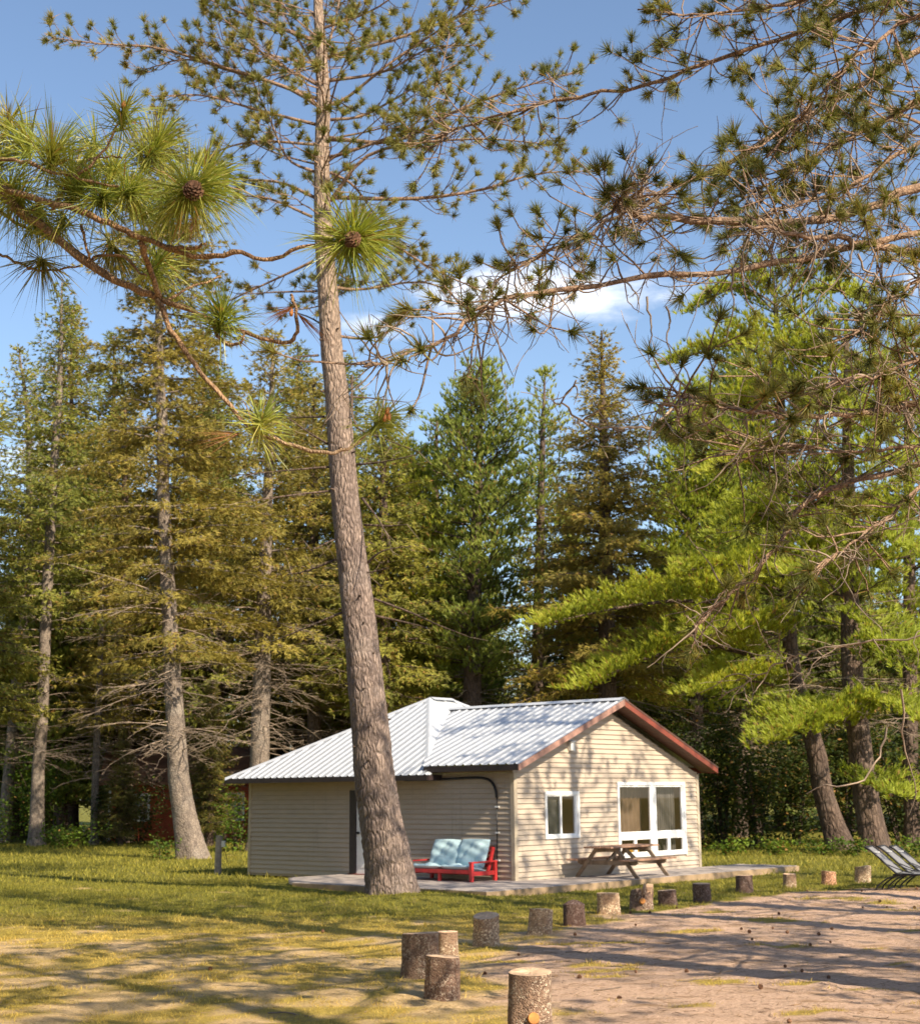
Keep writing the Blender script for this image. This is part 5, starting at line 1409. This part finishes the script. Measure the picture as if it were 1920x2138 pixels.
# rows of forest trees further back: four built, the rest copies
protos = []
for i, (st, H_, lm) in enumerate((('spruce', 15, M_forest), ('spruce', 17, M_spruce_green), ('wpine', 16, M_wpine_cool), ('spruce', 13, M_forest))):
    x = (-30, -22, 17.5, 26)[i]; y = (72, 76, 70, 66)[i]
    protos.append(make_tree('forest_conifer', st, [(x, y, gz(x, y)), (x + .1, y, 5), (x, y + .1, 10), (x + .1, y, H_)], [.3, .25, .17, .03], 1.6 + .5 * (i % 2), 3.3, lm, M_bark_dark, 'dense dark conifer in the forest wall behind the yard', 'conifer', 'dense conifers of the forest wall',
                            pw=.8, whorl=.5, nb=7, gap=.05, dead=20, dead_z=(1, 4)))
k = 0
for row, (y, n, x0, x1) in enumerate(((68, 13, -27, 27), (75, 16, -32, 32), (84, 18, -37, 37), (94, 20, -42, 42))):
    for j in range(n):
        x = x0 + (x1 - x0) * (j + .5 * (row % 2)) / (n - 1) + rng.uniform(-1.2, 1.2); yy = y + rng.uniform(-2.5, 2.5)
        if row == 0 and -12.5 < x < -8.0: continue
        s_ = rng.uniform(.72, 1.0) if row < 2 else rng.uniform(.8, 1.1)
        if -8 < x < 12: s_ *= .84
        copy_tree(protos[k % 4], (x, yy, gz(x, yy)), rng.uniform(0, 6.28), (rng.uniform(.95, 1.25), s_)); k += 1

for (u, y, sc_, lab) in ((262, 59, .3, 'young low conifer in front of the left half of the red cabin'), (445, 58, .42, 'young conifer beside the left eave of the roof, before the red cabin')):
    x = (u - 960) / F_PX * y
    copy_tree(protos[0], (x, y, gz(x, y)), rng.uniform(0, 6), (sc_ * 1.1, sc_), lab)
# unseen forest trees, added left of and behind the viewer to dim the skylight
for (x, y) in ((-7.5, 6), (-10, 12), (-12.5, 18), (-15.5, 24.5), (-19, 31), (-22, 38), (-6, -2), (-9, -9), (-3, -13), (3, -18), (-14, 4), (-18, 14), (-22, 24)):
    copy_tree(protos[k % 4], (x + rng.uniform(-1, 1), y + rng.uniform(-1, 1), gz(x, y)), rng.uniform(0, 6.28), (1.15, rng.uniform(.95, 1.2)), 'unseen dense conifer added left of and behind the viewer to dim skylight on the yard', 'conifers round the yard outside the frame'); k += 1
# pines outside the frame, towards the sun, whose shade falls over yard and cabin
sp = make_tree('red_pine', 'rpine', [(7.6, 3.2, gz(7.6, 3.2)), (7.6, 3.2, 5), (7.5, 3.3, 10), (7.6, 3.2, 16)], [.3, .26, .2, .03], 6.0, 3.6, M_needle_main, M_bark_main, 'tall red pine standing beside the viewer towards the sun', 'pine tree', 'pines shading the yard from outside the frame', whorl=.8, nb=5, gap=.3)
for (x, y, rz, s, h) in ((13.2, 16.5, 1.1, 1.1, 1.0), (11.0, 22.8, 2.3, .9, .95), (17.5, 24.0, 4.0, 1.2, 1.1), (12.6, 9.0, 5.1, 1.15, 1.05), (2.4, -6.5, 0.7, 1.1, 1.0), (9.5, -3.5, 3.3, 1.2, 1.1), (15.5, 4.5, .4, 1.2, 1.1), (5.5, -8, 4.4, 1.2, 1.15), (8.4, 18.2, 1.2, .95, 1.0), (0.5, -2.2, 5.0, .95, 1.05)):
    copy_tree(sp, (x, y, gz(x, y)), rz, (s, h))


# ------------------------------------------------------------------ shrubs
def shrub(name, p, rx, rz, n, size, mat, label, group=None, seed=0, stems=8):
    rs = np.random.default_rng(seed + 300); p = np.array([p[0], p[1], gz(p[0], p[1])])
    E = empty(name, tuple(p), label, 'shrub', group)
    tw = Twigs(); pos = []
    for i in range(stems):
        a = rs.uniform(0, 6.28); l = rz * rs.uniform(.6, 1.05); sp_ = rx * rs.uniform(.2, 1.0)
        P = spline([(0.1 * math.cos(a), .1 * math.sin(a), -.02), (sp_ * .5 * math.cos(a), sp_ * .5 * math.sin(a), l * .6), (sp_ * math.cos(a), sp_ * math.sin(a), l)], 7)
        tw.stick(P, .02 * rz / 2 + .004, .004)
        for q in P[1:]:
            m = max(1, n // (stems * 6)); pos.append(q + rs.normal(0, 1, (m, 3)) * np.array([rx * .27, rx * .27, rz * .13]))
    pos = np.vstack(pos); pos[:, 2] = np.abs(pos[:, 2]) + .02; m = len(pos)
    D = unit(rs.normal(0, 1, (m, 3)) * [1, 1, .45] + [0, 0, -.1]); S = unit(np.cross(D, rs.normal(0, .35, (m, 3)) + [0, 0, 1])); sz = size * rs.uniform(.6, 1.3, (m, 1))
    V = np.stack([pos, pos + D * sz * .5 + S * sz * .32, pos + D * sz, pos + D * sz * .5 - S * sz * .32], 1).reshape(-1, 3); b = (np.arange(m) * 4)[:, None]
    tri_mesh('foliage', V, np.concatenate([b + np.array([[0, 1, 2]]), b + np.array([[0, 2, 3]])]), mat, E)
    WV, WF = tw.arrays(); tri_mesh('stems', WV, WF, M_bark_dark, E)
    return E


def gx(u, y): return ((u - 960) / F_PX * y, y)


shrub('leafy_shrub', gx(105, 63), 1.6, 3.6, 2600, .17, M_leaf, 'rounded green leafy bush behind the slim straight trunk at left', seed=1)
shrub('leafy_shrub', gx(15, 61), 1.2, 2.0, 1200, .15, M_leaf, 'bright leafy bush at the left edge by the pale trunk', seed=2)
shrub('leafy_shrub', gx(150, 57), 1.3, .9, 1200, .13, M_leaf, 'low spreading bush on the grass beside the slim straight trunk', seed=3)
shrub('leafy_shrub', gx(350, 45.6), .5, .6, 420, .10, M_leaf, 'small weedy shrub at the foot of the thick curved trunk', seed=4)
shrub('leafy_shrub', gx(500, 52), .9, 1.9, 900, .14, M_leaf, 'green shrub beside the left end wall of the cabin', seed=5)
shrub('leafy_shrub', gx(300, 62), 1.7, 2.6, 1900, .15, M_leaf_shaded, 'dark leafy bush in front of the middle of the red cabin', seed=7)
shrub('leafy_shrub', gx(235, 61), 1.2, 2.2, 1200, .15, M_leaf_shaded, 'dark leafy bush before the left corner of the red cabin', seed=8)
shrub('leafy_shrub', gx(430, 60), 1.4, 2.0, 1400, .14, M_leaf, 'low green bush in front of the red cabin', seed=6)
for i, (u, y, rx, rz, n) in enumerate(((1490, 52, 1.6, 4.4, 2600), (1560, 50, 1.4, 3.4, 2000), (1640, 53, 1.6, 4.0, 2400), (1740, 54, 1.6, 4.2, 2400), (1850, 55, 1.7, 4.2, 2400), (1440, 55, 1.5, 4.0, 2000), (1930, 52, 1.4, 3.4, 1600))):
    shrub('understorey_bush', gx(u, y), rx, rz, n * 2, .15, M_leaf_shaded, 'tall dark leafy bush in deep shade ' + ('just beyond the right gable corner', 'between the gable corner and the leaning trunk', 'directly left of the leaning trunk', 'between the leaning trunk and the thick trunk', 'right of the thick trunk, behind the loungers', 'half hidden behind the right gable wall', 'at the far right edge')[i], 'shaded bushes right of the cabin', seed=20 + i)
for i, (u, y, rx, rz, n) in enumerate(((1600, 46, .8, .45, 420), (1700, 45, .7, .4, 380), (1760, 44.5, .6, .5, 380), (1500, 46, .9, .4, 420), (1880, 43, .8, .6, 420))):
    shrub('low_shrub', gx(u, y), rx, rz, n, .12, M_leaf, 'low green ground shrub ' + ('left of the leaning trunk foot', 'at the foot of the leaning trunk', 'at the foot of the thick trunk', 'beyond the end of the deck', 'behind the loungers')[i], 'low shrubs along the forest edge', seed=40 + i)


# ------------------------------------------------------------------ red cabin deep among the trees
def red_cabin():
    x, y = gx(390, 66); z = gz(x, y)
    E = empty('red_cabin', (x, y, z), 'red board cabin with white trim glimpsed among the trunks at left', 'cabin', rz=.12)
    mb = MB(); mb.box((-3.2, 0, -.2), (3.2, 4, 2.4)); mb.build('wall', M_redwall, E)
    for i in range(9):
        mb = MB(); mb.box((-3.2, -.03 - .002 * (i % 2), .1 + i * .25), (3.2, -.001, .335 + i * .25)); mb.build('wall_board', M_redwall, E)
    mb = MB(); mb.prism([(-3.6, -.5, 2.35), (-3.6, 2, 3.9), (-3.6, 4.5, 2.35), (-3.6, 4.5, 2.47), (-3.6, 2, 4.03), (-3.6, -.5, 2.47)], (7.2, 0, 0)); mb.build('roof', M_brownroof, E)
    for cx, wd_ in ((-1.9, .9), (.3, 1.1), (2.2, .8)):
        f = MB(); f.box((cx - wd_ / 2, -.06, .8), (cx + wd_ / 2, -.034, 2.0)); fo = f.build('window', M_white, E)
        g = MB(); g.box((cx - wd_ / 2 + .1, -.068, .9), (cx - .03, -.061, 1.9)); g.build('pane', M_glass_dark, fo); g = MB(); g.box((cx + .03, -.068, .9), (cx + wd_ / 2 - .1, -.061, 1.9)); g.build('pane', M_glass_dark, fo)
    for cx in (-3.16, 3.16, 1.2):
        mb = MB(); mb.box((cx - .06, -.07, 0), (cx + .06, -.033, 2.35)); mb.build('corner_board', M_white, E)


red_cabin()


# ------------------------------------------------------------------ cones, twigs and litter on the ground
cm = cone_mesh('pine_cone', .019, .036); proto = None
for i in range(46):
    while True:
        y = math.sqrt(rng.uniform(11.5 ** 2, 29 ** 2)); x = rng.uniform(-.3, .33) * y
        if (sandy(x, y) > .3 or rng.random() < .12) and not in_house(np.array(x), np.array(y)): break
    if proto is None: proto = cm.build('pine_cone', M_cone); o = proto
    else: o = proto.copy(); COL.objects.link(o)
    s = rng.uniform(.8, 1.35); o.scale = (s, s, s); o.location = (x, y, gz(x, y) + .02); o.rotation_euler = (rng.uniform(1.1, 1.9), rng.uniform(-.3, .3), rng.uniform(0, 6.28))
    tag(o, 'small dark brown pine cone lying on the sandy ground', 'pine cone', 'pine cones scattered over the yard')
for i, (u, v, l) in enumerate(((1330, 2085, .55), (1240, 2070, .35), (1300, 2030, .4), (1160, 2005, .3), (560, 2115, .5), (1410, 2050, .5), (1750, 2000, .4), (1780, 2130, .6), (1180, 1990, .35), (1480, 2040, .3))):
    p = gnd(u, v); a = rng.uniform(-.5, .5); tw = Twigs(); P = [np.array([0, 0, .012])]; d_ = np.array([math.cos(a), math.sin(a), 0])
    for k in range(7): d_ = unit(d_ + rng.normal(0, .22, 3) * [1, 1, .15]); P.append(P[-1] + d_ * l / 7)
    tw.stick(P, .008, .004)
    for k in (2, 3, 5): q = unit(d_ + rng.normal(0, .8, 3) * [1, 1, .4]); tw.stick([P[k], P[k] + q * l * .2 + [0, 0, .01]], .005, .003)
    V_, F_ = tw.arrays(); o = tri_mesh('fallen_twig', V_, F_, M_twig); o.location = (p[0], p[1], gz(p[0], p[1]))
    tag(o, 'thin crooked dry twig fallen on the sand', 'twig', 'dry twigs fallen on the sand')
n = 17000; y = np.sqrt(rng.uniform(10 ** 2, 30 ** 2, n)); x = rng.uniform(-.34, .36, n) * y
kp = (rng.uniform(0, 1, n) < .25 + .75 * sandy(x, y)) & ~in_house(x, y); x, y = x[kp], y[kp]; n = len(x); a = rng.uniform(0, 6.28, n); l = rng.uniform(.03, .16, n)
P = np.stack([x, y, gz(x, y) + .006], 1); D = np.stack([np.cos(a), np.sin(a), rng.uniform(-.05, .2, n)], 1) * l[:, None]; S = np.stack([-np.sin(a), np.cos(a), 0 * a], 1) * .004 + [[0, 0, .002]]
V = np.stack([P - S, P + S, P + D], 1).reshape(-1, 3)
tag(tri_mesh('pine_litter', V, np.arange(len(V)).reshape(-1, 3), leaf('litter_sticks', [(0.1, .06, .035), (.25, .16, .09), (.42, .3, .2)], 0.0)), 'dry needles and bits of bark scattered over the sand', 'litter', kind='stuff')

# needles, fine twigs and leaves that nobody could pick apart singly
for o in SC.objects:
    if o.parent is not None and o.name.split('.')[0] in ('crown', 'branches', 'dead_branches', 'dead_twigs', 'foliage', 'stems', 'needle_tuft', 'dead_needle_tuft'):
        o['kind'] = 'stuff'
